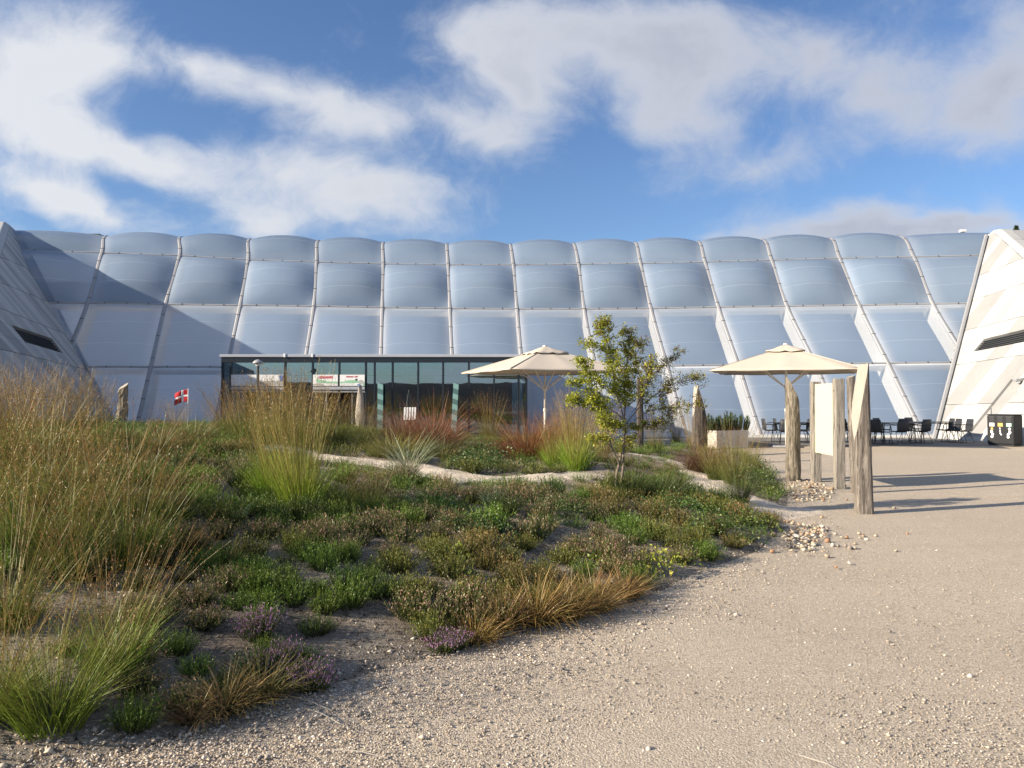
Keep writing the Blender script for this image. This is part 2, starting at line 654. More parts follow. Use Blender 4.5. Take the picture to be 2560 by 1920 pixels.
def mat_plant(name, translucent=.3, rough=.6):
    """colour from the mesh, with a small shift per plant"""
    m, T = new_mat(name)
    at = T.n('ShaderNodeAttribute', attribute_name='Col')
    oi = T.n('ShaderNodeObjectInfo')
    hs = T.n('ShaderNodeHueSaturation')
    hs.inputs['Saturation'].default_value = 1.0
    T.put(hs.inputs['Hue'], T.math('MULTIPLY_ADD', oi.outputs['Random'], .022, .489))
    T.put(hs.inputs['Value'], T.math('MULTIPLY_ADD', T.math('FRACT', T.math('MULTIPLY', oi.outputs['Random'], 7.3)), .5, .78))
    T.put(hs.inputs['Color'], at.outputs['Color'])
    d = T.n('ShaderNodeBsdfDiffuse')
    T.put(d.inputs[0], hs.outputs[0])
    t = T.n('ShaderNodeBsdfTranslucent')
    T.put(t.inputs[0], hs.outputs[0])
    mx = T.n('ShaderNodeMixShader')
    mx.inputs[0].default_value = translucent
    T.put(mx.inputs[1], d.outputs[0])
    T.put(mx.inputs[2], t.outputs[0])
    gl = T.n('ShaderNodeBsdfGlossy')
    gl.inputs['Roughness'].default_value = .45
    gl.inputs['Color'].default_value = (.9, .9, .8, 1)
    m2 = T.n('ShaderNodeMixShader')
    m2.inputs[0].default_value = .035
    T.put(m2.inputs[1], mx.outputs[0])
    T.put(m2.inputs[2], gl.outputs[0])
    finish(T, m2.outputs[0])
    return m


def mat_attr(name, rough=.9):
    m, T = new_mat(name)
    at = T.n('ShaderNodeAttribute', attribute_name='Col')
    finish(T, pbsdf(T, at.outputs['Color'], rough, .15).outputs[0])
    return m


M = {}
M['gravel'] = mat_gravel('gravel')
M['soil'] = mat_soil('heath soil')
M['sand'] = mat_sand('pale sand')
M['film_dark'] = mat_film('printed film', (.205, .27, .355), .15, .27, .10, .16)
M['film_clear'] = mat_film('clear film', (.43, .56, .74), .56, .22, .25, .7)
M['alu'] = mat_plain('grey aluminium', (.33, .33, .335), .5, .4, .2)
M['girder'] = mat_plain('white girder paint', (.88, .81, .70), .5, .3)
M['hallfloor'] = mat_plain('hall floor', (.42, .42, .43), .6, .3)
M['hallwall'] = mat_plain('hall rear wall', (.34, .40, .50), .7, .2)
M['darkframe'] = mat_plain('dark frame', (.012, .018, .027), .4, .4)
M['roofcap'] = mat_plain('light roof edge', (.36, .38, .42), .5, .4)
M['glass'] = mat_glass('tinted glass')
M['terrace'] = mat_plain('grey terrace concrete', (.20, .195, .185), .85, .2, var=.18, scale=2.5, bump=.2)
M['plinth'] = mat_plain('white plinth', (.68, .68, .65), .7, .2)
M['white'] = mat_plain('white paint', (.78, .78, .76), .5, .3, var=.04)
M['cream'] = mat_plain('cream board', (.56, .54, .40), .6, .2, var=.03)
M['conc_a'] = mat_concrete('pale concrete', (.46, .455, .435))
M['conc_b'] = mat_concrete('light grey concrete', (.375, .37, .357))
M['conc_c'] = mat_concrete('grey concrete', (.30, .298, .29))
M['slot'] = mat_plain('dark louvre', (.055, .06, .065), .6, .3)
M['canvas'] = mat_plain('cream canvas', (.56, .49, .40), .85, .1, var=.05, scale=3, bump=.1)
M['parasol_pole'] = mat_plain('cream metal', (.66, .62, .55), .4, .4)
M['black'] = mat_plain('black metal', (.016, .018, .022), .45, .4)
M['shell'] = mat_plain('charcoal shell', (.035, .038, .044), .5, .35)
M['oak'] = mat_oldwood('weathered oak', (.285, .25, .212), (.12, .103, .086))
M['bark'] = mat_oldwood('rough bark', (.34, .295, .23), (.10, .085, .062), 1.6)
M['sawn'] = mat_oldwood('pale sawn wood', (.41, .37, .315), (.33, .295, .25), .7, .12)
M['darkoak'] = mat_oldwood('dark oak', (.16, .135, .11), (.05, .042, .035), 1.2)
M['greyplank'] = mat_oldwood('grey squared timber', (.36, .325, .275), (.21, .19, .16), .8)
M['plant'] = mat_plant('foliage', .26)
M['leaf'] = mat_plant('tree leaves', .48)
M['stem'] = mat_plain('young bark', (.20, .165, .125), .85, .15, var=.3, scale=30, bump=.4)
M['stone'] = mat_attr('stones')
M['red'] = mat_plain('flag red', (.42, .02, .028), .7, .2, var=.1)
M['signred'] = mat_plain('sign red', (.55, .03, .045), .6, .2, var=.02)
M['teal'] = mat_plain('teal film stripe', (.075, .155, .155), .5, .3, var=.05)
M['paleteal'] = mat_plain('pale teal stripe', (.20, .36, .34), .5, .3, var=.05)
M['printgreen'] = mat_plain('print green', (.30, .55, .36), .6, .2, var=.2, scale=9)
M['printgrey'] = mat_plain('print grey', (.42, .42, .40), .6, .2, var=.2, scale=9)
M['printblue'] = mat_plain('print blue', (.12, .20, .42), .6, .2, var=.1)
M['tealwall'] = mat_plain('pale teal ceiling', (.62, .72, .72), .8, .2, var=.05)
M['darkinside'] = mat_plain('dark interior wall', (.045, .04, .048), .8, .1, var=.3, scale=1.5)
M['planter'] = mat_plain('pale planter concrete', (.50, .46, .40), .8, .2)
M['orange'] = mat_plain('orange label', (.72, .40, .12), .6, .2)
M['greenlabel'] = mat_plain('green label', (.40, .66, .48), .6, .2)
M['binmetal'] = mat_plain('charcoal bin metal', (.016, .018, .021), .6, .25)
M['bank'] = mat_plain('dark far heath', (.055, .050, .052), .95, .05, var=.6, scale=.8, bump=.5)
M['hill'] = mat_plain('heath hill', (.12, .10, .07), .95, .05, var=.5, scale=.4, bump=.5)

# ------------------------------------------------------------------ ground, mound, path
def build_ground():
    xs = np.concatenate([[-900, -300, -120, -60, -30], np.linspace(-16, 22, 96), [30, 60, 120, 300, 900]])
    ys = np.concatenate([[-900, -300, -100, -30, -8], np.linspace(0, 30, 90), [40, 60, 120, 300, 1500]])
    X, Y = np.meshgrid(xs, ys)
    zz = np.where((X > -15) & (X < 20) & (Y > .5) & (Y < 25.5),
                  (np.sin(X * 1.9 + Y) * np.sin(Y * 1.6 - .4 * X) * .008 + np.sin(X * .7) * np.sin(.6 * Y) * .008) - .008, -.008)
    # under the mound the sheet stays below it
    V = np.stack([X.ravel(), Y.ravel(), zz.ravel()], 1)
    nx, ny = len(xs), len(ys)
    i = np.arange(ny - 1)[:, None] * nx + np.arange(nx - 1)[None]
    F = np.stack([i, i + 1, i + nx + 1, i + nx], -1).reshape(-1, 4)
    tag(link('gravel_ground', mesh_np('gravel_ground', V, F, M['gravel'], smooth=True)), kind='structure')

    xs = np.linspace(-24, 8.6, 290)
    ys = np.concatenate([np.linspace(1.0, 9, 150), np.linspace(9.1, 26, 130)])
    X, Y = np.meshgrid(xs, ys)
    h = mound_h(X.ravel(), Y.ravel())
    V = np.stack([X.ravel(), Y.ravel(), h], 1)
    nx, ny = len(xs), len(ys)
    i = np.arange(ny - 1)[:, None] * nx + np.arange(nx - 1)[None]
    F = np.stack([i, i + 1, i + nx + 1, i + nx], -1).reshape(-1, 4)
    keep = (h[F] > -.3).any(1)
    tag(link('heath_mound', mesh_np('heath_mound', V, F[keep], M['soil'], smooth=True)), kind='structure')


build_ground()

PATHS = [
    [(560, 1104, .5), (640, 1115, .55), (720, 1124, .6), (850, 1146, .75), (1000, 1168, .8), (1120, 1186, .85), (1230, 1197, .8), (1350, 1196, .75), (1450, 1188, .7), (1530, 1178, .6)],
    [(1560, 1138, .55), (1640, 1143, .6), (1700, 1158, .65), (1750, 1190, .7), (1790, 1222, .75), (1850, 1248, .95), (1920, 1268, 1.15), (2010, 1287, 1.3), (2090, 1296, 1.1)],
]
PATH_W = []


def build_paths():
    for k, pth in enumerate(PATHS):
        pts = np.array([hit(a, b)[:2] for a, b, _ in pth])
        wd = np.array([w for _, _, w in pth])
        # resample
        seg = np.concatenate([[0], np.cumsum(np.hypot(*np.diff(pts, axis=0).T))])
        s = np.linspace(0, seg[-1], 200)
        px = np.interp(s, seg, pts[:, 0])
        py = np.interp(s, seg, pts[:, 1])
        for _ in range(12):
            px[1:-1] = (px[:-2] + 2 * px[1:-1] + px[2:]) / 4
            py[1:-1] = (py[:-2] + 2 * py[1:-1] + py[2:]) / 4
        w = np.interp(s, seg, wd) * (1 + .06 * np.sin(s * 2.1 + k) + .04 * np.sin(s * 7.7))
        PATH_W.append(np.stack([px, py, w], 1))
        tx = np.gradient(px)
        ty = np.gradient(py)
        L = np.hypot(tx, ty)
        nx_, ny_ = -ty / L, tx / L
        nc = 15
        uu = np.linspace(-1, 1, nc)
        jag = 1 + RNG.normal(0, .07, (len(s), 1)) + .10 * np.sin(s * 11 + 3 * np.sin(s * 3))[:, None]
        uu = uu[None] * jag
        X = px[:, None] + nx_[:, None] * uu * w[:, None] * .66
        Y = py[:, None] + ny_[:, None] * uu * w[:, None] * .66
        h = np.maximum(mound_h(X.ravel(), Y.ravel()), -.004).reshape(X.shape)
        ends = np.clip(np.minimum(s, s[-1] - s) / .7, 0, 1)[:, None]
        Z = h + .012 - .05 * np.abs(np.clip(uu, -1.2, 1.2)) ** 5 - .035 * (1 - ends) + RNG.normal(0, .004, h.shape)
        n = len(s)
        V = np.stack([X.ravel(), Y.ravel(), Z.ravel()], 1)
        i = np.arange(n - 1)[:, None] * nc + np.arange(nc - 1)[None]
        F = np.stack([i, i + 1, i + nc + 1, i + nc], -1).reshape(-1, 4)
        tag(link('sand_path', mesh_np('sand_path', V, F, M['sand'], smooth=True)), kind='structure')


build_paths()


def path_clear(x, y, margin=.5):
    for p in PATH_W:
        d = np.hypot(p[:, 0] - x, p[:, 1] - y) - p[:, 2] * .5 * margin * 2
        if d.min() < 0:
            return False
    return True


# terrace slab in front of the hall
def build_terrace():
    b = MB()
    b.bbox(-26, 26, 26.7, 52, -.2, .018)
    tag(b.obj('terrace', M['terrace'], bevel=.01), kind='structure')


build_terrace()

# ------------------------------------------------------------------ the hall: inflated cushions on white girders
VS = 2560 / 2212.0
C_TOP = [(-60, 507)] + list(zip([235, 393, 541, 689, 829, 966, 1102, 1238, 1371, 1507, 1646, 1790, 1940], [512, 514, 518, 521, 525, 528, 529, 527, 525, 523, 519, 516, 512])) + [(2190, 506)]
C_T1 = [(-75, 540)] + list(zip([220, 388, 536, 684, 828, 968, 1109, 1250, 1384, 1523, 1667, 1814, 1974], [547, 553, 562, 567, 571, 573, 573, 572, 570, 567, 563, 559, 556])) + [(2220, 551)]
C_T2 = [(-110, 652)] + list(zip([190, 358, 519, 678, 826, 972, 1117, 1262, 1406, 1552, 1700, 1856, 2015], [655, 658, 660, 662, 665, 667, 668, 668, 667, 664, 662, 660, 657])) + [(2270, 653)]
C_T3 = [(-160, 793)] + list(zip([135, 326, 491, 658, 823, 978, 1128, 1286, 1441, 1595, 1761, 1918, 2090], [793, 793, 793, 793, 793, 793, 793, 792, 791, 789, 787, 785, 783])) + [(2350, 781)]
C_BOT = [(-210, 944)] + list(zip([82, 291, 459, 641, 822, 988, 1140, 1315, 1483, 1644, 1828, 1996, 2166], [944] * 13)) + [(2430, 944)]


def row(pts, z0, sag):
    return [P(x * VS, y * VS, z0 - sag * ((x - 1110) / 1000.0) ** 2) for x, y in pts]


ROWS = [row(C_BOT, 32.5, .4), row(C_T3, 34.9, 1.0), row(C_T2, 37.0, 2.0), row(C_T1, 38.8, 2.0), row(C_TOP, 41.0, 2.0)]
ROWS.append([p + np.array([0, 4.2, -.25]) for p in ROWS[4]])
RW = np.array(ROWS)             # rows, columns, xyz


def cat(p0, p1, p2, p3, t):
    return .5 * ((2 * p1) + (-p0 + p2) * t + (2 * p0 - 5 * p1 + 4 * p2 - p3) * t * t + (-p0 + 3 * p1 - 3 * p2 + p3) * t ** 3)


def curve(col, s):
    """point on a rib: s counts rows, 0 at the ground"""
    k = int(min(max(math.floor(s), 0), 4))
    t = s - k
    g = lambda i: RW[i, col] if 0 <= i <= 5 else (2 * RW[0, col] - RW[1, col] if i < 0 else 2 * RW[5, col] - RW[4, col])
    return cat(g(k - 1), g(k), g(k + 1), g(k + 2), t)


def rib_frame(col, s):
    p = curve(col, s)
    d = curve(col, min(s + .05, 4.99)) - curve(col, max(s - .05, 0))
    d /= np.linalg.norm(d)
    c0, c1 = max(col - 1, 0), min(col + 1, 14)
    u = curve(c1, s) - curve(c0, s)
    u /= np.linalg.norm(u)
    n = np.cross(u, d)
    n /= np.linalg.norm(n)
    return p, d, u, n            # n points outwards (towards the camera and up)


def build_hall():
    H = thing('cushion_hall', 'long low hall with a facade of pale inflated cushions in four rows', 'hall')
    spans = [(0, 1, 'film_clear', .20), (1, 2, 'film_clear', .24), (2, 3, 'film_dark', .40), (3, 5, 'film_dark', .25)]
    for r_, (s0, s1, mt, bul) in enumerate(spans):
        for c in range(14):
            wide = c in (0, 13)
            nu, nv = 16, 14
            us, vs = np.linspace(0, 1, nu + 1), np.linspace(0, 1, nv + 1)
            V = np.zeros((nv + 1, nu + 1, 3))
            N = np.zeros_like(V)
            for j, v in enumerate(vs):
                a, b = curve(c, s0 + (s1 - s0) * v), curve(c + 1, s0 + (s1 - s0) * v)
                _, d1, _, n1 = rib_frame(c, min(s0 + (s1 - s0) * v, 4.9))
                _, d2, _, n2 = rib_frame(c + 1, min(s0 + (s1 - s0) * v, 4.9))
                for i, u in enumerate(us):
                    V[j, i] = a * (1 - u) + b * u
                    N[j, i] = n1 * (1 - u) + n2 * u
            uu, vv = np.meshgrid(us, vs)
            shape = (1 - np.abs(2 * uu - 1) ** 2.2) * (1 - np.abs(2 * vv - 1) ** 2.6) ** .8
            V = V + N * (bul * ((.45 if c == 13 else 1.0) if wide else 1) * RNG.uniform(.92, 1.08) * shape + .015)[..., None]
            W = nu + 1
            i = np.arange(nv)[:, None] * W + np.arange(nu)[None]
            F = np.stack([i, i + 1, i + W + 1, i + W], -1).reshape(-1, 4)
            uv = np.stack([uu.ravel(), vv.ravel()], 1)
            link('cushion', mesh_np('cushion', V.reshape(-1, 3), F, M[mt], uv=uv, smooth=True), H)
    # ribs with their clamps, white girders inside
    for c in range(1, 14):
        b = MB()
        g = MB()
        ss = np.linspace(0, 4.25, 50)
        fr = [rib_frame(c, s) for s in ss]
        secs, gsec = [], []
        for (p, d, u, n) in fr:
            secs.append([p + u * a + n * h for a, h in ((-.085, .0), (-.085, .035), (-.04, .062), (.04, .062), (.085, .035), (.085, .0))])
        for q in secs:
            b.v += [tuple(x) for x in q]
        m_ = 6
        for i in range(len(secs) - 1):
            for k in range(m_):
                k2 = (k + 1) % m_
                b.f.append((i * m_ + k, i * m_ + k2, (i + 1) * m_ + k2, (i + 1) * m_ + k))
        rib = b.obj('rib', M['alu'], H)
        cl = MB()
        acc, last = 0, fr[0][0]
        for (p, d, u, n) in fr:
            acc += np.linalg.norm(p - last)
            last = p
            if acc > .95:
                acc = 0
                rot = Matrix((Vector(u), Vector(d), Vector(n))).transposed()
                cl.box(p + n * .058, (.15, .022, .03), rot)
        tag(cl.obj('clamp', M['slot'], rib), kind='stuff')
        fr = [rib_frame(c, s) for s in np.linspace(0, 4.0, 30)]
        for (p, d, u, n) in fr:
            for a, h in ((-.07, -.10), (.07, -.10), (.07, -1.0), (-.07, -1.0)):
                q = p + u * a + n * h
                q[2] = max(q[2], .02)
                g.v.append(tuple(q))
        for i in range(len(fr) - 1):
            for k in range(4):
                k2 = (k + 1) % 4
                g.f.append((i * 4 + k, i * 4 + k2, (i + 1) * 4 + k2, (i + 1) * 4 + k))
        g.obj('girder', M['girder'], H)
    # transoms
    for r_ in (1, 2, 3):
        for c in range(14):
            b = MB()
            p0, d0, u0, n0 = rib_frame(c, r_)
            p1, d1, u1, n1 = rib_frame(c + 1, r_)
            ax = p1 - p0
            L = np.linalg.norm(ax)
            ax = ax / L
            n = (n0 + n1) / 2
            n /= np.linalg.norm(n)
            d = np.cross(n, ax)
            rot = Matrix((Vector(ax), Vector(d), Vector(n))).transposed()
            m = (p0 + p1) / 2
            off = .10
            b.box(m + n * .03, (L - .19, .055, .05), rot)
            t = b.obj('transom', M['alu'], H)
            cl = MB()
            for k in (.22, .5, .78):
                cl.box(p0 + (p1 - p0) * k + n * .055, (.035, .08, .03), rot)
            tag(cl.obj('clamp', M['slot'], t), kind='stuff')
            if r_ < 3:
                g = MB()
                g.box(m - n * .32, (L - .2, .16, .34), rot)
                g.obj('cross_beam', M['girder'], H)
    # base, floor, rear and roof
    b = MB()
    for c in range(14):
        a0, a1 = RW[0, c], RW[0, c + 1]
        b.prism([Vector((a0[0], a0[1] - .12, .02)), Vector((a1[0], a1[1] - .12, .02)), Vector((a1[0], a1[1] - .12, .13)), Vector((a0[0], a0[1] - .12, .13))], (0, .2, 0))
    b.obj('plinth', M['plinth'], H)
    b = MB()
    b.bbox(-25.8, 25.8, 33.6, 51.5, .018, .04)
    b.obj('hall_floor', M['hallfloor'], H)
    b = MB()
    b.bbox(-48, 48, 51.5, 51.9, .02, 9.5)
    b.obj('rear_wall', M['hallwall'], H)
    b = MB()
    b.prism([Vector((-48.5, 43.0, 9.55)), Vector((48.5, 43.0, 9.55)), Vector((48.5, 52.0, 9.55)), Vector((-48.5, 52.0, 9.55))], (0, 0, .25))
    b.obj('roof', M['film_clear'], H)
    for xx in (-48.4, 48.0):
        b = MB()
        b.bbox(xx, xx + .4, 38.5, 51.49, .02, 9.5)
        b.obj('end_wall', M['hallwall'], H)
    # dark roof edge seen just over the last cushions at both ends
    for x0, x1, zt_ in ((-27.5, -22.4, 10.60), (24.2, 27.0, 10.62)):
        b = MB()
        b.bbox(x0, x1, 41.7, 42.8, 9.7, zt_)
        b.obj('roof_edge', M['slot'], H)


build_hall()

# ------------------------------------------------------------------ concrete wings
def v2(p):
    return np.array(p, float)


def clip_half(poly, p, n, keep=1):
    """clip convex 2d polygon to the side keep*(q-p).n >= 0"""
    out = []
    m = len(poly)
    for i in range(m):
        a, b = poly[i], poly[(i + 1) % m]
        da, db = keep * np.dot(a - p, n), keep * np.dot(b - p, n)
        if da >= 0:
            out.append(a)
        if (da >= 0) != (db >= 0):
            out.append(a + (b - a) * da / (da - db))
    return out


def area(poly):
    return .5 * abs(sum(poly[i][0] * poly[(i + 1) % len(poly)][1] - poly[(i + 1) % len(poly)][0] * poly[i][1] for i in range(len(poly)))) if len(poly) > 2 else 0


def shrink(poly, d):
    """inset a convex polygon"""
    c = sum(poly) / len(poly)
    out = list(poly)
    m = len(poly)
    for i in range(m):
        a, b = poly[i], poly[(i + 1) % m]
        e = b - a
        if np.linalg.norm(e) < 1e-4:
            continue
        n = np.array([-e[1], e[0]]) / np.linalg.norm(e)
        if np.dot(c - a, n) < 0:
            n = -n
        out = clip_half(out, a + n * d, n)
        if len(out) < 3:
            return []
    return out


def difference(poly, hole):
    """convex polygon minus convex hole -> convex pieces"""
    c = sum(hole) / len(hole)
    rest, out = poly, []
    m = len(hole)
    for i in range(m):
        a, b = hole[i], hole[(i + 1) % m]
        e = b - a
        n = np.array([-e[1], e[0]])
        if np.dot(c - a, n) < 0:
            n = -n
        o = clip_half(rest, a, n, -1)
        if area(o) > .002:
            out.append(o)
        rest = clip_half(rest, a, n, 1)
        if area(rest) < .002:
            break
    return out


def build_wing(side):
    right = side > 0
    if right:
        A, B, az = P(2340, 1095, 31.6), P(2471, 585, 36.9), 0.0
        q_ = flat_hit(2560, 1113)
        az = math.degrees(math.atan2(A[0] - q_[0], A[1] - q_[1]))
    else:
        A, B, az = P(300, 1095, 32.1), P(38, 575, 38.5), -20.7
    d = np.array([math.sin(R(az)), math.cos(R(az)), 0])
    e1 = -d                                    # towards the camera
    e2 = (B - A) - e1 * np.dot(B - A, e1)
    e2 /= np.linalg.norm(e2)
    n = np.cross(e1, e2)
    inward = np.array([-1.0 if right else 1.0, 0, 0])
    if np.dot(n, inward) < 0:
        n = -n                                 # faces the court

    def onp(px, py):
        r = ray(px, py)
        t = np.dot(A - CAM, n) / np.dot(r, n)
        q = CAM + r * t - A
        return np.array([np.dot(q, e1), np.dot(q, e2)])

    def to3(q, off=0.0):
        return Vector(A + e1 * q[0] + e2 * q[1] + n * off)

    Bq = np.array([np.dot(B - A, e1), np.dot(B - A, e2)])
    if right:
        pk, r2 = onp(2487, 583), onp(2560, 648)
        slot = [onp(2460, 847.5), onp(2566, 822), onp(2566, 853.5), onp(2433, 879)]
        # continue the slot beyond the frame as its own parallelogram
        slot = [slot[0], slot[0] + (slot[1] - slot[0]) * 1.5, slot[3] + (slot[2] - slot[3]) * 1.4, slot[3]]
        seams = [(onp(2463, 683), onp(2560, 645)), (onp(2436, 750), onp(2560, 708)), (onp(2416, 826), onp(2560, 790)), (onp(2389, 912.6), onp(2560, 887)), (onp(2360, 1012.6), onp(2560, 1006.5))]
        band_a, band_b = onp(2425, 1009.5), onp(2512, 900)
        door = [onp(2413, 1091.5), onp(2527, 949), onp(2562, 945), onp(2545, 975), onp(2448, 1091.5)]
    else:
        pk = onp(25, 567)
        q = np.array([-20.5, 30.95, 7.6]) - A
        r2 = np.array([np.dot(q, e1), np.dot(q, e2)])
        slot = [onp(27, 812), onp(130, 846), onp(158, 883), onp(63, 855)]
        seams = [(onp(0, 641), onp(79, 676)), (onp(5, 708), onp(108, 749)), (onp(5, 772.7), onp(152, 831)), (onp(0, 872.7), onp(192, 918.2)), (onp(0, 985), onp(230, 1001))]
        band_a, band_b = onp(162, 838), onp(0, 641)
        door = None
    # face outline in the plane
    zc = e2[2]
    low = (-.3 - A[2]) / zc
    dirr = (r2 - pk)
    tg = (low - pk[1]) / dirr[1]
    fr = pk + dirr * tg
    if right:
        face = [np.array([low / Bq[1] * Bq[0], low]), Bq, pk, fr]
    else:
        face = [np.array([low / Bq[1] * Bq[0], low]), Bq, pk, fr]
        # where the wall runs out into the bank
        lim = 13.5
        face = clip_half(face, np.array([lim, 0]), np.array([-1.0, 0]))
    W = thing('concrete_wing', 'bright sunlit white concrete wing wall at the right end of the hall' if right else 'shaded grey concrete wing wall at the left end of the hall', 'wing wall')
    # backing slab and body
    side_v = Vector(np.array([d[1], -d[0], 0]) * (2.2 if right else -2.2))
    b = MB()
    cc = sum(face) / len(face)
    b.prism([to3(q, -.42) for q in face], side_v)
    b.obj('wing_core', M['conc_c'], W)
    # ridge coping: a chain of cap stones along the sloping top
    ex = dirr / np.linalg.norm(dirr)
    ridge_len = np.linalg.norm(fr - pk) if right else 15.0
    k, step = 0, 1.55
    t = -.1
    up2 = np.array([-ex[1], ex[0]])
    if up2[1] < 0:
        up2 = -up2
    while t < ridge_len - .2:
        a = pk + ex * (t + .006)
        c_ = pk + ex * min(t + step - .006, ridge_len)
        b = MB()
        b.prism([to3(a, .01), to3(c_, .01), to3(c_ + up2 * .30, -.10), to3(a + up2 * .30, -.10)], side_v * .25 - Vector(n * .0))
        b.obj('coping_stone', M['conc_a'], W, bevel=.03)
        b = MB()
        off = side_v * .252
        b.prism([to3(a + up2 * .27, -.12) + off, to3(c_ + up2 * .27, -.12) + off, to3(c_ + up2 * .0, -.35) + off, to3(a + up2 * .0, -.35) + off], side_v * .74)
        b.obj('top_slab', M['conc_b'], W)
        t += step
        k += 1
    # rounded head where the ridge meets the cushions
    b = MB()
    nose = [pk + np.array([-.0, .0]), pk - np.array([.25, 0.02]), Bq + (pk - Bq) * .25 + np.array([0, .12])]
    b.prism([to3(Bq, .0), to3(pk, .0), to3(pk + up2 * .29, -.05), to3(Bq + (pk - Bq) * .35 + np.array([0, .26]), -.05)], side_v * .25)
    b.obj('head_stone', M['conc_a'], W, bevel=.04)
    # panels: rows between level seams, cut by slanting bands of three greys
    bd = (band_b - band_a)
    bd /= np.linalg.norm(bd)
    bn = np.array([-bd[1], bd[0]])
    def up_n(sm_):
        dv = sm_[1] - sm_[0]
        nv = np.array([-dv[1], dv[0]]) / np.linalg.norm(dv)
        return nv if nv[1] > 0 else -nv
    seams = [(np.array([0, low - .5]), np.array([1, low - .5]))] + sorted(seams, key=lambda q: q[0][1]) + [(np.array([0, face[2][1] + 3]), np.array([1, face[2][1] + 3]))]
    offs = [np.dot(q, bn) for q in face]
    rnd = random.Random(5 if right else 9)
    holes = [slot] + ([door] if door is not None else [])
    for r_ in range(len(seams) - 1):
        lo_s, hi_s = seams[r_], seams[r_ + 1]
        lo_n, hi_n = up_n(lo_s), up_n(hi_s)
        strip = clip_half(face, lo_s[0], lo_n)
        if len(strip) < 3:
            continue
        strip = clip_half(strip, hi_s[0], -hi_n)
        if area(strip) < .02:
            continue
        o = min(offs) - rnd.uniform(0, .5)
        tone = rnd.choice('abc')
        while o < max(offs):
            wdt = rnd.choice([.38, .5, .62, .8, 1.05])
            cell = clip_half(strip, bn * o, bn)
            if len(cell) > 2:
                cell = clip_half(cell, bn * (o + wdt), -bn)
            o += wdt
            tone = rnd.choice([t_ for t_ in 'aabbcaab' if t_ != tone])
            if area(cell) < .01:
                continue
            pieces = [cell]
            for h in holes:
                pieces = [q for pc in pieces for q in difference(pc, h)]
            for pc in pieces:
                # wide joint along the level seams only
                q = shrink(pc, .004)
                if area(q) < .01:
                    continue
                q = clip_half(q, lo_s[0] + lo_n * .022, lo_n)
                if area(q) < .01:
                    continue
                b = MB()
                b.prism([to3(x, 0) for x in q], Vector(-n * .40))
                b.obj('panel', M['conc_' + tone], W)
    # dark louvred slot: recessed back and thin blades
    b = MB()
    b.prism([to3(q, -.12) for q in slot], Vector(-n * .15))
    sl = b.obj('slot_recess', M['slot'], W)
    for k in range(1, 6):
        f = k / 6.0
        a, c_ = slot[0] + (slot[3] - slot[0]) * f, slot[1] + (slot[2] - slot[1]) * f
        b = MB()
        b.prism([to3(a, -.04), to3(c_, -.04), to3(c_ + np.array([0, .02]), -.04), to3(a + np.array([0, .02]), -.04)], Vector(-n * .07))
        b.obj('louvre', M['slot'], W)
    if door is not None:
        b = MB()
        b.prism([to3(q, -.10) for q in door], Vector(-n * .1))
        b.obj('door_recess', M['conc_c'], W)  # grey tone puts the shade of a deep recess into the colour
        # thin steel joint across the recess and a bulkhead lamp at its head
        b = MB()
        p0 = to3(onp(2473, 1017), -.09)
        p1 = to3(onp(2475, 1060), -.09)
        b.tube([p0, p1], .012, 6)
        b.obj('door_edge', M['slot'], W)
        lp = thing('wall_lamp', 'small grey bulkhead lamp under the head of the right doorway', 'lamp', to3(onp(2548, 952), .05))
        b = MB()
        b.box((0, 0, 0), (.30, .22, .10))
        b.obj('lamp_housing', M['alu'], lp, bevel=.02)
        b = MB()
        b.tube([(0, -.02, -.05), (0, -.02, -.12)], [.09, .05], 12)
        b.obj('lamp_lens', M['white'], lp)
    # aluminium edge profile along the cushions
    b = MB()
    pts = [to3(Bq * f + np.array([.02, 0]), .10) for f in np.linspace(low / Bq[1], .985, 24)]
    b.tube(pts, .085, 6)
    b.obj('edge_profile', M['alu'], W)
    b = MB()
    for f in np.linspace(.03, .97, 22):
        p = to3(Bq * f + np.array([-.03, 0]), .05)
        b.box(p, (.24, .05, .05))
    tag(b.obj('edge_clamp', M['slot'], W), kind='stuff')


build_wing(1)
build_wing(-1)


# ------------------------------------------------------------------ hill and pines beyond the right wing, roof floodlight
def build_bank():
    # low dark heath bank on the far side of the court, behind the viewer
    xs = np.linspace(-120, 120, 120)
    ys = np.linspace(-95, -45, 24)
    X, Y = np.meshgrid(xs, ys)
    h = (4.1 + .15 * np.sin(X * .12) + RNG.uniform(-.32, .32, X.shape)) * sm(-Y, 45, 60) * sm(Y, -95, -80) - .05
    V = np.stack([X.ravel(), Y.ravel(), h.ravel()], 1)
    nx, ny = len(xs), len(ys)
    i = np.arange(ny - 1)[:, None] * nx + np.arange(nx - 1)[None]
    F = np.stack([i, i + 1, i + nx + 1, i + nx], -1).reshape(-1, 4)
    tag(link('heath_bank', mesh_np('heath_bank', V, F, M['bank'], smooth=False)), kind='structure')


build_bank()


def build_hill():
    xs = np.linspace(30, 130, 50)
    ys = np.linspace(52, 130, 40)
    X, Y = np.meshgrid(xs, ys)
    h = 17.5 * sm(X, 34, 47) * np.exp(-((Y - 78) / 22.0) ** 2) + np.sin(X * .7) * np.sin(Y * .5) * .5 - 1
    V = np.stack([X.ravel(), Y.ravel(), h.ravel()], 1)
    nx, ny = len(xs), len(ys)
    i = np.arange(ny - 1)[:, None] * nx + np.arange(nx - 1)[None]
    F = np.stack([i, i + 1, i + nx + 1, i + nx], -1).reshape(-1, 4)
    tag(link('heath_hill', mesh_np('heath_hill', V, F, M['hill'], smooth=True)), kind='structure')


build_hill()

